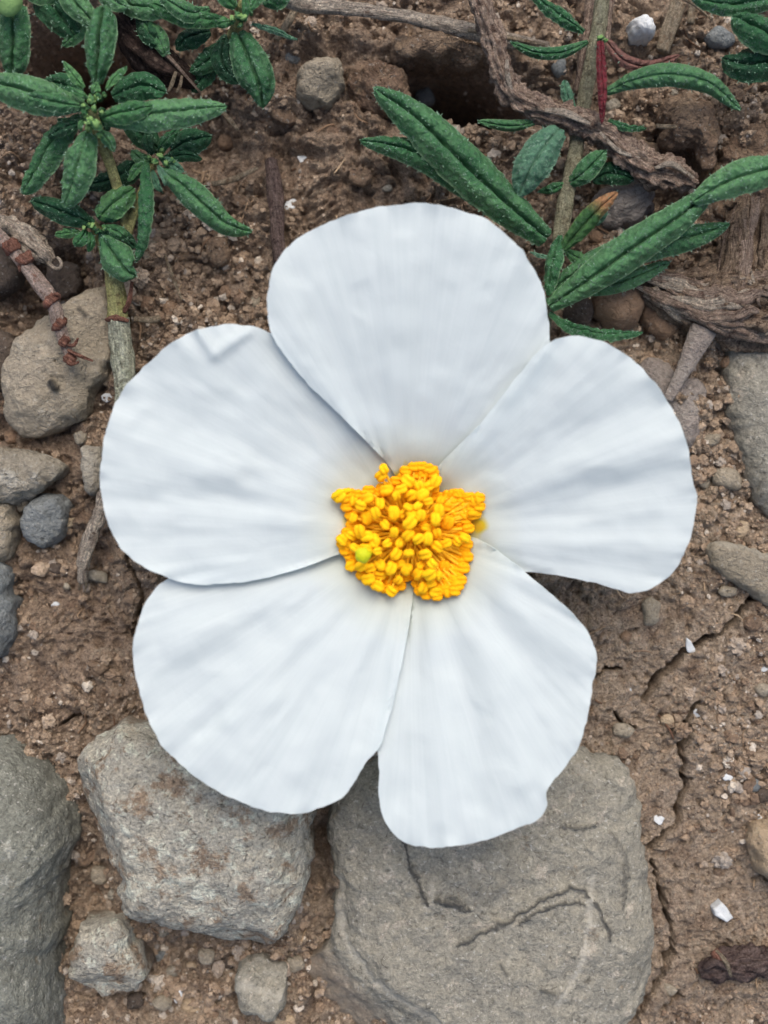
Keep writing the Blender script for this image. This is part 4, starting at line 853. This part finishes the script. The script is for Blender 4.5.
# R2 mid rosette
L_([(146, 162, .78), (142, 200, .84), (140, 235, .78), (136, 262, .62)], 18, 'leaf', curl=.9, groove=.05, roll=[-10, -30, -30, -10])
L_([(160, 170, .74), (182, 184, .84), (206, 206, .82), (228, 224, .7), (252, 232, .54)], 31, 'leaf', curl=.7, groove=.14, tip=.7)
L_([(152, 170, .74), (156, 184, .76), (162, 192, .7)], 9, 'leaf_pale', curl=.3)
L_([(158, 166, .76), (164, 176, .8), (166, 186, .76)], 9, 'leaf_pale', curl=.3)
L_([(150, 160, .74), (136, 168, .78), (128, 182, .7)], 11, 'leaf_young', curl=.3)
L_([(160, 158, .72), (172, 164, .78), (184, 172, .76)], 12, 'leaf_pale', curl=.4)
buds(A, loc, [(154, 160, .82, 4), (160, 156, .8, 3), (166, 163, .8, 3.4), (148, 156, .8, 2.6), (172, 160, .78, 2.6), (162, 150, .76, 2.6)])
# R1 top rosette
L_([(96, 84, 1.0), (97, 60, 1.1), (99, 30, 1.12), (102, 14, 1.04), (103, 6, .92)], 33, 'leaf', curl=.5, groove=.3, tip=.4)
L_([(84, 104, 1.02), (52, 98, 1.1), (14, 86, 1.08), (-24, 76, .96)], 40, 'leaf', curl=.55, groove=.16)
L_([(80, 106, 1.12), (58, 102, 1.18), (38, 98, 1.14), (26, 96, 1.08)], 22, 'leaf', curl=.5, groove=.16, tip=.6)
L_([(106, 116, 1.04), (150, 113, 1.12), (195, 108, 1.08), (227, 106, .98)], 35, 'leaf', curl=.55, groove=.12, tip=.6, base=.5)
L_([(102, 118, 1.16), (122, 112, 1.22), (142, 107, 1.2), (153, 106, 1.14)], 24, 'leaf_young', curl=.5, groove=.14)
L_([(88, 132, 1.06), (78, 160, 1.1), (70, 188, .98), (63, 208, .82)], 36, 'leaf', curl=.5, groove=.08, base=.5, tip=.65)
L_([(100, 130, 1.06), (108, 140, 1.06), (114, 152, .98)], 14, 'leaf', curl=.4)
L_([(80, 122, 1.0), (64, 128, 1.02), (48, 138, .94)], 15, 'leaf_deep', curl=.3)
L_([(84, 88, 1.1), (74, 76, 1.14), (63, 61, 1.12)], 12, 'leaf_young', curl=.2, groove=.2, tip=.9)
L_([(106, 90, 1.1), (114, 78, 1.12), (127, 66, 1.06)], 10, 'leaf_young', curl=.3, tip=.8)
L_([(88, 98, 1.14), (76, 92, 1.18), (66, 86, 1.16)], 8, 'leaf_young', curl=.2, tip=.8)
L_([(92, 94, 1.2), (94, 88, 1.24), (97, 82, 1.22)], 13, 'leaf_young', curl=.3)
L_([(86, 118, 1.2), (80, 124, 1.22), (81, 132, 1.16)], 6, 'bud' if False else 'leaf_young', curl=.3)
buds(A, loc, [(90, 121, 1.26, 6.0), (96, 124, 1.26, 5), (84, 106, 1.24, 3), (90, 98, 1.26, 4.6), (98, 96, 1.26, 4.2), (94, 108, 1.28, 3.2), (101, 112, 1.24, 3), (84, 113, 1.24, 2.6), (104, 94, 1.22, 2.8), (86, 128, 1.2, 2.4), (98, 134, 1.18, 2.6)])

# --- shoot B: top, right of A
loc = P(238, 20, 0)
B = empty('leafy_shoot', loc, 'hairy green shoot at the top edge with one large drooping leaf', 'plant')
tube('stem', PX([(225, 60, .0), (232, 40, .35), (238, 22, .7), (242, 4, .95)]), np.array([6, 6, 5, 4]) / 100, M['stem_yellow'], B, loc, seg=12, amp=.1)
L_ = lambda *a, **k: leaf(B, loc, *a, **k)
L_([(225, 34, .45), (222, 60, .5), (238, 84, .45)], 26, 'leaf_deep', curl=.4)
L_([(228, 40, .4), (205, 62, .42), (190, 72, .36)], 26, 'leaf_deep', curl=.4)
L_([(210, 30, .5), (186, 38, .5), (176, 50, .42)], 26, 'leaf_deep', curl=.4)
L_([(216, 60, .3), (200, 80, .3), (192, 92, .2)], 22, 'leaf_deep', curl=.3)
L_([(226, 20, .7), (196, 16, .76), (164, 6, .72), (142, 2, .6)], 26, 'leaf_young', curl=.5, groove=.1)
L_([(210, 8, .72), (190, 12, .8), (160, -4, .76)], 22, 'leaf', curl=.4)
L_([(186, 2, .6), (140, 6, .66), (112, -6, .55)], 26, 'leaf', curl=.4)
L_([(162, 46, .5), (150, 34, .58), (138, 14, .5)], 24, 'leaf_deep', curl=.4)
L_([(166, 56, .52), (158, 38, .58), (140, 18, .54)], 22, 'leaf', curl=.4, groove=.1)
L_([(238, 32, .84), (248, 56, .94), (259, 84, .88), (263, 108, .7)], 41, 'leaf', curl=.6, groove=.16, base=.6, tip=.5)
L_([(252, 24, .8), (274, 30, .82), (298, 40, .72)], 8, 'leaf_pale', curl=.4, tip=.8)
L_([(236, 8, .95), (226, -4, 1.0), (216, -20, .96)], 20, 'leaf_young', curl=.3)
L_([(246, 4, 1.0), (258, -8, 1.04), (270, -26, 1.0)], 22, 'leaf_young', curl=.3)
L_([(248, 12, .98), (254, 4, 1.02), (262, -12, 1.0)], 11, 'leaf_young', curl=.3)
L_([(232, 22, .9), (224, 22, .94), (217, 26, .9)], 12, 'leaf_young', curl=.3)
L_([(244, 22, .98), (246, 8, 1.04), (244, -6, 1.0)], 9, 'leaf_young', curl=.3)
L_([(262, 2, .7), (278, -6, .74), (290, -20, .7)], 26, 'leaf', curl=.4)
buds(B, loc, [(238, 14, 1.04, 4), (244, 18, 1.02, 3.4), (232, 18, 1.0, 3), (240, 24, .98, 3), (250, 10, 1.02, 3)])

# --- shoot C: left edge
loc = P(8, 10, 0)
C_ = empty('leafy_shoot', loc, 'green shoot with a pale bud in the upper left corner', 'plant')
L_ = lambda *a, **k: leaf(C_, loc, *a, **k)
tube('stem', PX([(-10, 40, -.1), (-6, 20, .4), (4, 4, .9)]), np.array([6, 6, 5]) / 100, M['stem_yellow'], C_, loc, seg=12, amp=.1)
L_([(12, 4, .84), (13, 30, .9), (12, 55, .84), (11, 78, .72)], 34, 'leaf', curl=.4, groove=.16, base=.8, tip=.3)
L_([(36, -20, .6), (52, 4, .7), (72, 30, .66), (78, 38, .6)], 42, 'leaf_deep', curl=.4)
L_([(60, -24, .8), (72, -2, .9), (88, 16, .86), (97, 26, .78)], 30, 'leaf', curl=.4, groove=.16)
L_([(84, 22, .6), (74, 34, .64), (62, 46, .58)], 20, 'leaf', curl=.3, tip=.8)
L_([(24, -16, .7), (36, -6, .74), (60, -2, .7)], 20, 'leaf', curl=.4)
L_([(100, -20, .7), (112, -2, .76), (128, 8, .7)], 26, 'leaf', curl=.4)
buds(C_, loc, [(8, -1, 1.1, 13), (0, 4, 1.06, 8)], name='flower_bud')

# --- shoot D: right, long leaves around a stem
loc = P(552, 300, 0)
Dn = empty('leafy_shoot', loc, 'shoot with long narrow dark leaves fanning out right of the top petal', 'plant')
L_ = lambda *a, **k: leaf(Dn, loc, *a, **k)
tube('stem', PX([(604, -16, .55), (598, 30, .55), (590, 70, .52), (582, 110, .46), (574, 160, .52), (566, 200, .58), (558, 248, .64), (552, 290, .66), (546, 330, .6)]), np.array([6.5, 7, 6.5, 7, 7.5, 8, 6.5, 5, 4]) / 100, M['stem_green'], Dn, loc, seg=18, amp=.12, seed=8)
L_([(500, 215, .72), (450, 170, .72), (405, 148, .70), (360, 140, .58)], 33, 'leaf', curl=.55, groove=.18)
L_([(548, 238, .74), (510, 205, .86), (460, 158, .92), (415, 115, .88), (374, 87, .74)], 50, 'leaf', curl=.6, groove=.2, base=.45, tip=.55)
L_([(548, 292, .72), (585, 268, .76), (640, 246, .78), (690, 236, .74), (730, 224, .6)], 35, 'leaf', curl=.6, groove=.16, tip=.55)
L_([(574, 292, .5), (620, 282, .56), (670, 262, .5)], 22, 'leaf', curl=.5)
L_([(549, 306, .82), (585, 282, .94), (635, 246, 1.02), (685, 212, .98), (716, 184, .84)], 40, 'leaf', curl=.6, groove=.2, base=.4, tip=.6)
L_([(550, 312, .76), (572, 326, .82), (606, 333, .78), (643, 332, .66)], 17, 'leaf', curl=.5, roll=25)
L_([(560, 236, .78), (552, 262, .86), (548, 296, .8)], 20, 'leaf', curl=.4, roll=-30)
L_([(561, 252, .82), (578, 232, .92), (600, 208, .94), (618, 192, .84)], 22, 'leaf_tipped', curl=.5, fold=.2, roll=-12, label='leaf with a withered orange tip')
L_([(566, 250, .7), (580, 258, .72), (596, 262, .66)], 16, 'leaf_young', curl=.4)
L_([(596, 226, .6), (602, 214, .66), (606, 202, .6)], 12, 'leaf_pale', curl=.4)
L_([(530, 252, .72), (542, 256, .76), (556, 258, .74)], 5, 'leaf_pale', curl=.2)
L_([(568, 184, .6), (582, 174, .72), (596, 160, .74), (606, 150, .66)], 24, 'leaf', curl=.4, fold=.2)
L_([(592, 180, .5), (612, 172, .56), (634, 180, .5)], 26, 'leaf_deep', curl=.4)
L_([(566, 184, .6), (552, 190, .66), (538, 192, .58)], 12, 'leaf_young', curl=.5, roll=30)
L_([(560, 128, .92), (546, 144, 1.0), (530, 170, 1.0), (518, 197, .86)], 39, 'leaf_pale', curl=.55, groove=.08, base=.55, tip=.5)
L_([(538, 122, .62), (510, 126, .68), (478, 121, .6)], 13, 'leaf', curl=.5, roll=20)
L_([(588, 42, .66), (562, 52, .74), (536, 52, .7), (510, 42, .6)], 14, 'leaf', curl=.5, roll=15)
L_([(584, 32, .6), (560, 14, .68), (530, -8, .66)], 18, 'leaf', curl=.5)
L_([(576, 112, .6), (568, 96, .68), (564, 80, .62)], 14, 'leaf_pale', curl=.4)
L_([(606, 92, .72), (634, 80, .9), (672, 74, .96), (712, 84, .88), (741, 110, .7)], 25, 'leaf', curl=.7, groove=.08, roll=-14)
L_([(606, 120, .64), (624, 126, .72), (647, 128, .64)], 10, 'leaf', curl=.5, roll=10)
L_([(601, 40, .84), (602, 68, .92), (603, 98, .9), (602, 124, .82)], 11, 'leaf_red', curl=.6, groove=.16, label='small upright crimson leaf', base=.7)
L_([(607, 42, .74), (624, 60, .82), (650, 66, .8), (680, 55, .72)], 14, 'leaf_dead', curl=.4, fold=.3, roll=-15, label='withered pinkish brown leaf', base=.7, tip=.7)
tube('side_twig', PX([(612, -16, .4), (606, 10, .44), (604, 40, .5), (600, 52, .5)]), np.array([8, 7, 6, 3]) / 100, M['bark'], Dn, loc, seg=14, amp=.2)
tube('side_twig', PX([(578, 92, .35), (584, 60, .42), (590, 26, .44), (600, -14, .4)]), np.array([5, 6, 7, 8]) / 100, M['bark'], Dn, loc, seg=14, amp=.25)
buds(Dn, loc, [(606, 40, .72, 3.4), (600, 38, .74, 3)])

# --- shoot E: right edge leaf, shoot F: corner
loc = P(790, 150, 0)
E = empty('leafy_shoot', loc, 'shoot reaching in from the right edge with one broad pale ribbed leaf', 'plant')
tube('stem', PX([(800, 190, 0), (798, 170, .6), (796, 156, .9)]), np.array([6, 6, 5]) / 100, M['stem_green'], E, loc, seg=12, amp=.1)
leaf(E, loc, [(800, 160, .98), (768, 168, 1.08), (730, 180, 1.12), (692, 202, 1.02)], 38, 'leaf', curl=.55, groove=.14, tip=.6)
leaf(E, loc, [(800, 152, .9), (820, 130, .98), (850, 120, .9)], 34, 'leaf', curl=.55)
buds(E, loc, [(798, 156, 1.04, 4)])
loc = P(780, 30, 0)
Fh = empty('leafy_shoot', loc, 'shoot with rounded overlapping leaves in the upper right corner', 'plant')
tube('stem', PX([(800, 70, 0), (794, 50, .5), (786, 32, .8)]), np.array([6, 6, 5]) / 100, M['stem_green'], Fh, loc, seg=12, amp=.1)
leaf(Fh, loc, [(790, 58, .74), (762, 62, .82), (738, 62, .8), (722, 58, .72)], 38, 'leaf_deep', curl=.45, groove=.16, tip=.5)
leaf(Fh, loc, [(800, 40, .9), (772, 34, 1.0), (748, 22, .98), (732, 16, .88)], 38, 'leaf', curl=.5, groove=.2, tip=.5)
leaf(Fh, loc, [(790, -8, .8), (755, 0, .9), (720, 2, .86), (690, -4, .74)], 26, 'leaf', curl=.5)
leaf(Fh, loc, [(800, 44, .9), (812, 70, .94), (816, 100, .8)], 34, 'leaf', curl=.5)
buds(Fh, loc, [(792, 36, 1.0, 5), (786, 44, .96, 4)])

# ------------------------------------------------------------------ the flower
FZ = 0.72
CEN = (411, 532)
PET = [
    dict(o=[(404, 500), (392, 470), (366, 441), (340, 415), (312, 388), (290, 362), (274, 338), (267, 312), (268, 288), (274, 266), (290, 245), (310, 231), (332, 221), (370, 209), (400, 204), (420, 203), (448, 207), (470, 213), (492, 223), (515, 242), (530, 262), (542, 284), (548, 312), (550, 345), (546, 380), (524, 420), (490, 462), (450, 505), (424, 535)],
         cr=[([(385, 455), (330, 395), (285, 345)], .018, 20), ([(405, 440), (398, 350), (396, 250)], .022, 18), ([(436, 440), (470, 330), (490, 250)], .03, 22), ([(365, 400), (340, 320), (330, 250)], -.03, 26), ([(420, 430), (430, 330), (440, 230)], -.02, 18)], ax=-92, bl=0.64, bo=9),
    dict(o=[(408, 540), (420, 505), (404, 478), (380, 448), (340, 400), (306, 360), (280, 338), (262, 329), (245, 325), (228, 324), (215, 326), (195, 331), (178, 339), (160, 352), (142, 369), (125, 388), (112, 412), (105, 438), (101, 465), (101, 492), (104, 512), (110, 530), (122, 549), (145, 568), (175, 580), (200, 584), (235, 583), (270, 577), (310, 565), (340, 554), (372, 549)],
         cr=[([(345, 530), (290, 500), (225, 470)], .05, 20), ([(340, 545), (270, 530), (200, 535)], .022, 20), ([(196, 328), (214, 354), (247, 332)], .05, 6), ([(350, 480), (260, 430), (160, 400)], -.03, 34), ([(330, 515), (250, 495), (150, 500)], -.03, 14), ([(360, 470), (310, 410), (270, 350)], -.025, 16), ([(150, 445), (200, 470)], .02, 14)], ax=192, bl=0.66, bo=0),
    dict(o=[(404, 515), (370, 522), (320, 538), (260, 555), (200, 566), (165, 581), (152, 592), (142, 610), (135, 635), (133, 655), (136, 680), (146, 715), (155, 735), (166, 750), (195, 776), (215, 790), (240, 802), (272, 812), (300, 814), (318, 809), (342, 797), (356, 780), (366, 762), (379, 748), (388, 722), (396, 690), (404, 652), (411, 612), (414, 584), (420, 550)],
         cr=[([(375, 580), (300, 640), (230, 720)], .035, 16), ([(365, 570), (270, 600), (180, 640)], .03, 18), ([(390, 600), (340, 680), (300, 770)], .03, 16), ([(360, 600), (280, 670), (200, 730)], -.025, 13), ([(395, 600), (380, 670), (360, 740)], -.02, 14), ([(330, 560), (240, 575), (170, 590)], -.035, 12)], ax=125, bl=0.62, bo=0),
    dict(o=[(400, 530), (404, 560), (409, 584), (409, 610), (402, 645), (388, 690), (376, 730), (379, 765), (379, 795), (385, 822), (400, 840), (418, 846), (440, 847), (470, 843), (492, 838), (515, 829), (537, 820), (547, 806), (546, 796), (551, 783), (566, 766), (580, 742), (588, 715), (592, 688), (597, 660), (593, 642), (580, 622), (565, 606), (545, 589), (520, 568), (492, 547), (460, 530), (430, 520)],
         cr=[([(430, 600), (440, 700), (440, 820)], .035, 16), ([(455, 590), (500, 680), (520, 780)], .035, 18), ([(440, 600), (470, 700), (480, 800)], -.025, 14), ([(470, 570), (530, 620), (580, 660)], .03, 14), ([(420, 610), (410, 700), (400, 800)], -.02, 14), ([(465, 585), (530, 660), (570, 720)], -.025, 16)], ax=50, bl=0.70, bo=-2),
    dict(o=[(404, 520), (424, 490), (440, 465), (458, 446), (480, 424), (505, 392), (528, 363), (545, 345), (560, 338), (577, 336), (598, 340), (620, 351), (640, 366), (660, 390), (673, 410), (682, 428), (689, 452), (692, 475), (697, 497), (694, 520), (690, 538), (680, 562), (664, 580), (648, 590), (630, 593), (612, 588), (590, 582), (560, 576), (530, 572), (495, 572), (455, 566), (425, 548)],
         cr=[([(480, 520), (580, 470), (685, 440)], .045, 18), ([(470, 500), (540, 420), (600, 360)], .03, 22), ([(500, 540), (580, 540), (670, 550)], .03, 16), ([(490, 510), (590, 500), (690, 490)], -.03, 18), ([(480, 480), (560, 430), (650, 400)], -.03, 20), ([(450, 475), (500, 410), (545, 352)], .03, 10)], ax=-14, bl=0.70, bo=-9),
]
def in_poly(pts, poly):
    x, y = pts[:, 0], pts[:, 1]; ins = np.zeros(len(pts), bool)
    a = poly; b = np.roll(poly, -1, 0)
    for (x0, y0), (x1, y1) in zip(a, b):
        c = ((y0 > y) != (y1 > y)) & (x < (x1 - x0) * (y - y0) / (y1 - y0 + 1e-12) + x0)
        ins ^= c
    return ins

def petal_z(q, ax, seed, creases, edge):
    d = (q - np.array(CEN)) * np.array([1, -1]) / 100
    r_ = np.hypot(d[:, 0], d[:, 1]); th = np.degrees(np.arctan2(d[:, 1], d[:, 0]))
    a = (th + ax + 180) % 360 - 180            # ax is measured clockwise on the picture
    z = FZ + 0.34 * (1 - np.exp(-(r_ / 0.7) ** 1.6)) + 0.15 * r_ - 0.045 * np.clip(r_ - 2.0, 0, 2) ** 2
    sm = np.clip((r_ - 0.12) / 0.9, 0, 1); sm = sm * sm * (3 - 2 * sm)
    z += np.clip(a / 36, -1.4, 1.4) * 0.037 * sm         # contorted like a pinwheel: one edge over, one edge under
    z += sm * 0.05 * fbm(np.column_stack([a / 7.0, r_ * 0.8, np.full(len(a), 3.0)]), 3, seed) * np.clip(r_ / 2, 0, 1) * 0.3
    z += sm * 0.016 * fbm(np.column_stack([q / 62, np.full(len(a), 1.0)]), 3, seed + 40) + sm * 0.010 * (0.35 - np.abs(vnoise(np.column_stack([a / 7.5 + .6 * vnoise(np.column_stack([q / 30, np.zeros(len(q))]), seed + 2), r_ * 2.2, np.zeros(len(a))]), seed + 77)))
    for pts, am, w in creases:
        dd = seg_dist(q, [np.array(p, float) for p in pts]) / w
        z += 1.0 * am * np.exp(-(dd * (1 + .35 * vnoise(np.column_stack([q / 25, np.zeros(len(q))]), seed))) ** 2)
    z += 0.03 * np.exp(-edge / 9) * fbm(np.column_stack([a / 3.0, r_ * 0.3, np.zeros(len(a))]), 2, seed + 60)
    return z, r_, a

loc = P(411, 532, 0)
FL = empty('white_flower', loc, 'open white five petalled flower with a golden centre', 'flower')
for i, pt in enumerate(PET):
    o = catmull(np.array(pt['o'], float), int(np.sum(np.linalg.norm(np.diff(np.array(pt['o'], float), axis=0), axis=1)) / 3.2), True)
    cc = o.mean(0)
    rr = np.linalg.norm(o - np.array(CEN), axis=1)
    o = o + (o - cc) / np.linalg.norm(o - cc, axis=1)[:, None] * (0.9 * fbm(np.column_stack([o / 9, np.zeros(len(o))]), 3, 70 + i) * np.clip((rr - 100) / 100, 0, 1))[:, None]
    st = 3.6
    gx_, gy_ = np.meshgrid(np.arange(o[:, 0].min(), o[:, 0].max(), st), np.arange(o[:, 1].min(), o[:, 1].max(), st * .866))
    gx_[1::2] += st / 2
    q = np.column_stack([gx_.ravel(), gy_.ravel()])
    q = q[in_poly(q, o)]
    de = seg_dist(q, list(o) + [o[0]])
    q = q[de > 2.2]
    allp = np.vstack([o, q]); nb = len(o)
    vv, ee, ff, *_ = delaunay_2d_cdt([Vector(p) for p in allp.tolist()], [(k, (k + 1) % nb) for k in range(nb)], [], 1, 1e-4)
    vv = np.array([tuple(p) for p in vv])
    edge = seg_dist(vv, list(o) + [o[0]])
    z, r_, a = petal_z(vv, pt['ax'], 100 + 7 * i, pt['cr'], edge)
    kk = (D - z) / D
    V = np.column_stack([(vv[:, 0] - 384) / 100 * kk, (512 - vv[:, 1]) / 100 * kk, z])
    F = []
    for f in ff:
        p0, p1, p2 = (vv[k] for k in f[:3])
        F.append(tuple(f) if np.cross(p1 - p0, p2 - p0) < 0 else tuple(f[::-1]))
    po = mesh_obj('petal', V, F, M['petal'], FL, loc, True, uv=np.column_stack([a / 36, r_ / 3.2]), attr={'blotch': np.clip((pt.get('bl', .6) * (1 + .12 * fbm(np.column_stack([a / 9, r_ * 4, np.full(len(a), i * 5.)]), 3, 8)) - r_ * (1 + (np.abs(a - pt.get('bo', 0)) / 36) ** 6)) / .17 + .15, 0, 1)})
    md = po.modifiers.new('thickness', 'SOLIDIFY'); md.thickness = 0.006; md.offset = -1
    es = po.modifiers.new('crisp rim', 'EDGE_SPLIT'); es.split_angle = math.radians(50)

# stamens
YP = np.array([(337, 492), (346, 486), (362, 487), (376, 486), (390, 480), (402, 466), (416, 461), (434, 465), (441, 476), (441, 489), (460, 490), (482, 494), (484, 508), (474, 522), (470, 536), (472, 556), (466, 576), (460, 594), (446, 598), (428, 601), (418, 596), (412, 580), (402, 590), (390, 598), (378, 592), (364, 582), (350, 572), (342, 556), (338, 542), (346, 528), (344, 510)], float)
r = np.random.default_rng(3)
pts = []
for _ in range(60000):
    p = np.array([r.uniform(334, 488), r.uniform(458, 602)])
    if not in_poly(p[None], YP)[0]: continue
    rightlow = (p[0] > 440 and (p[1] < 530 or p[1] > 550)) or p[1] < 478
    if seg_dist(p[None], list(YP) + [YP[0]])[0] < 4.2: continue
    md = 8.2
    if all((p[0] - s[0]) ** 2 + (p[1] - s[1]) ** 2 > md * md for s in pts):
        pts.append((p[0], p[1], rightlow))
pts.insert(0, (384, 469, False)); pts.insert(1, (381, 476, False)); pts.insert(2, (339, 496, False)); pts.insert(3, (342, 540, False))
top_n = min(len(pts), 100); pts = pts[:top_n]
low_pts = []
for _ in range(30000):
    p = np.array([r.uniform(334, 488), r.uniform(458, 602)])
    if in_poly(p[None], YP)[0] and seg_dist(p[None], list(YP) + [YP[0]])[0] > 3.4 and all((p[0] - q_[0]) ** 2 + (p[1] - q_[1]) ** 2 > 36 for q_ in low_pts):
        low_pts.append((p[0], p[1], True))
pts += low_pts
def anther_mesh(name, mat):
    v = IV3.copy()
    v = v * np.array([1.0, 0.82, 0.7])
    v[:, 2] -= 0.4 * np.exp(-(v[:, 1] / 0.22) ** 2) * (v[:, 2] > 0)
    v[:, 1] *= 1 - 0.16 * np.exp(-(v[:, 0] / 0.3) ** 2)
    v *= (1 + 0.09 * vnoise(v * 2.2, 4) + 0.05 * vnoise(v * 6, 5))[:, None]
    me = bpy.data.meshes.new(name); me.from_pydata([tuple(p) for p in (v * 0.062).tolist()], [], [tuple(int(k) for k in f) for f in IF3])
    me.materials.append(mat); me.polygons.foreach_set('use_smooth', [True] * len(me.polygons)); me.update()
    return me
AM = [anther_mesh('anther', M['anther']), anther_mesh('deep_anther', M['anther_low'])]
nst = 0
rest = []
for k, (x, y, low) in enumerate(pts):
    d = math.hypot(x - 411, y - 532)
    z = FZ + 0.62 - 0.0022 * d + r.uniform(-0.07, 0.07) - (0.16 if low else 0) - (0.12 if k >= top_n else 0)
    rr_ = d / 100; z = max(z, FZ + 0.34 * (1 - math.exp(-(rr_ / 0.7) ** 1.6)) + 0.15 * rr_ + 0.11)
    tip_ = P(x, y, z)
    bx, by = 411 + (x - 411) * 0.22, 532 + (y - 532) * 0.22
    fv = tube_arrays([P(bx, by, FZ + 0.02), P(411 + (x - 411) * 0.62, 532 + (y - 532) * 0.62, FZ + 0.36), tip_], [0.016, 0.014, 0.011], 6, step=0.06)
    if nst < 100:
        st = mesh_obj('stamen', fv[0], fv[1], M['filament'], FL, loc, True, uv=fv[2])
        an = bpy.data.objects.new('anther', AM[1 if low else 0]); COL.objects.link(an); an.parent = st
        an.location = tuple(tip_ - loc); an.rotation_euler = (r.uniform(-.7, .7), r.uniform(-.7, .7), r.uniform(0, 6.28)); sc = r.uniform(0.8, 1.25); an.scale = (sc, sc, sc)
        nst += 1
    else:
        rest.append((fv, tip_))
if rest:
    VV, FF, mi, off = [], [], [], 0
    av = np.array([v.co[:] for v in AM[0].vertices])
    for fv, tp in rest:
        VV.append(fv[0]); FF += [[q + off for q in f] for f in fv[1]]; mi += [0] * len(fv[1]); off += len(fv[0])
        VV.append(av + tp); FF += [[int(q) + off for q in f] for f in IF3]; mi += [1] * len(IF3); off += len(av)
    so = mesh_obj('stamens', np.vstack(VV), FF, [M['filament'], M['anther_low']], FL, loc, True, mi=mi); so['kind'] = 'stuff'
# pistil with the green stigma leaning left
ps = tube('pistil', [P(409, 534, FZ), P(398, 540, FZ + .2), P(378, 550, FZ + .36), P(364, 555, FZ + .72)], [0.05, 0.03, 0.022, 0.024], M['stigma'], FL, loc, seg=12, amp=0.03)
q = IV3 * np.array([1, 1, .75]) * 0.07 * (1 + 0.05 * np.cos(5 * np.arctan2(IV3[:, 1], IV3[:, 0])) * np.hypot(IV3[:, 0], IV3[:, 1]))[:, None] * (1 + 0.08 * vnoise(IV3 * 2.5, 1))[:, None]
mesh_obj('stigma', q + P(363, 555, FZ + .79), IF3, M['stigma'], ps, loc)
# sepals and stalk behind the petals
for k in range(5):
    a = math.radians(72 * k + 20)
    leaf(FL, loc, [(411 + 8 * math.cos(a), 532 + 8 * math.sin(a), FZ - .04), (411 + 60 * math.cos(a), 532 + 60 * math.sin(a), FZ + .04), (411 + 110 * math.cos(a), 532 + 110 * math.sin(a), FZ + .12)], 50, 'leaf_pale', curl=-.1, groove=.02, name='sepal')
tube('stalk', [P(411, 532, FZ + .03), P(420, 524, .85), P(450, 470, .6), P(500, 390, .5), P(548, 318, .55)], [0.07, 0.045, 0.04, 0.04, 0.04], M['stem_green'], FL, loc, seg=12, amp=.05)

# ------------------------------------------------------------------ light, sky, camera
SUN_EL, SUN_AZ = 58, 8           # azimuth measured from +y towards +x
wd = bpy.data.worlds.new('World'); S.world = wd; wd.use_nodes = True
nt = wd.node_tree; nt.nodes.clear()
sky = nt.nodes.new('ShaderNodeTexSky'); sky.sky_type = 'NISHITA'; sky.sun_disc = False
sky.sun_elevation = math.radians(SUN_EL); sky.sun_rotation = math.radians(SUN_AZ)
sky.air_density = 1.0; sky.dust_density = 4.0; sky.ozone_density = 1.0
bg = nt.nodes.new('ShaderNodeBackground'); bg.inputs['Strength'].default_value = 0.13
wo = nt.nodes.new('ShaderNodeOutputWorld')
nt.links.new(sky.outputs[0], bg.inputs[0]); nt.links.new(bg.outputs[0], wo.inputs[0])
sl = bpy.data.lights.new('sun', 'SUN'); sl.energy = 1.2; sl.angle = math.radians(48); sl.color = (1.0, 0.97, 0.92)
so = bpy.data.objects.new('sun', sl); COL.objects.link(so)
dv = Vector((math.sin(math.radians(SUN_AZ)) * math.cos(math.radians(SUN_EL)), math.cos(math.radians(SUN_AZ)) * math.cos(math.radians(SUN_EL)), math.sin(math.radians(SUN_EL))))
so.rotation_euler = dv.to_track_quat('Z', 'Y').to_euler(); so.location = tuple(dv * 20)

cam = bpy.data.cameras.new('camera'); co = bpy.data.objects.new('camera', cam); COL.objects.link(co)
co.location = (0, 0, D); cam.sensor_width = 36; cam.lens = 36 / 2 / (5.12 / D); cam.dof.use_dof = True; cam.dof.focus_distance = 11.45; cam.dof.aperture_fstop = 0.17; cam.clip_start = 0.1; cam.clip_end = 500
S.camera = co
S.view_settings.view_transform = 'Standard'; S.view_settings.look = 'None'; S.view_settings.gamma = 1; S.view_settings.use_curve_mapping = False
S.view_settings.exposure = 0.6
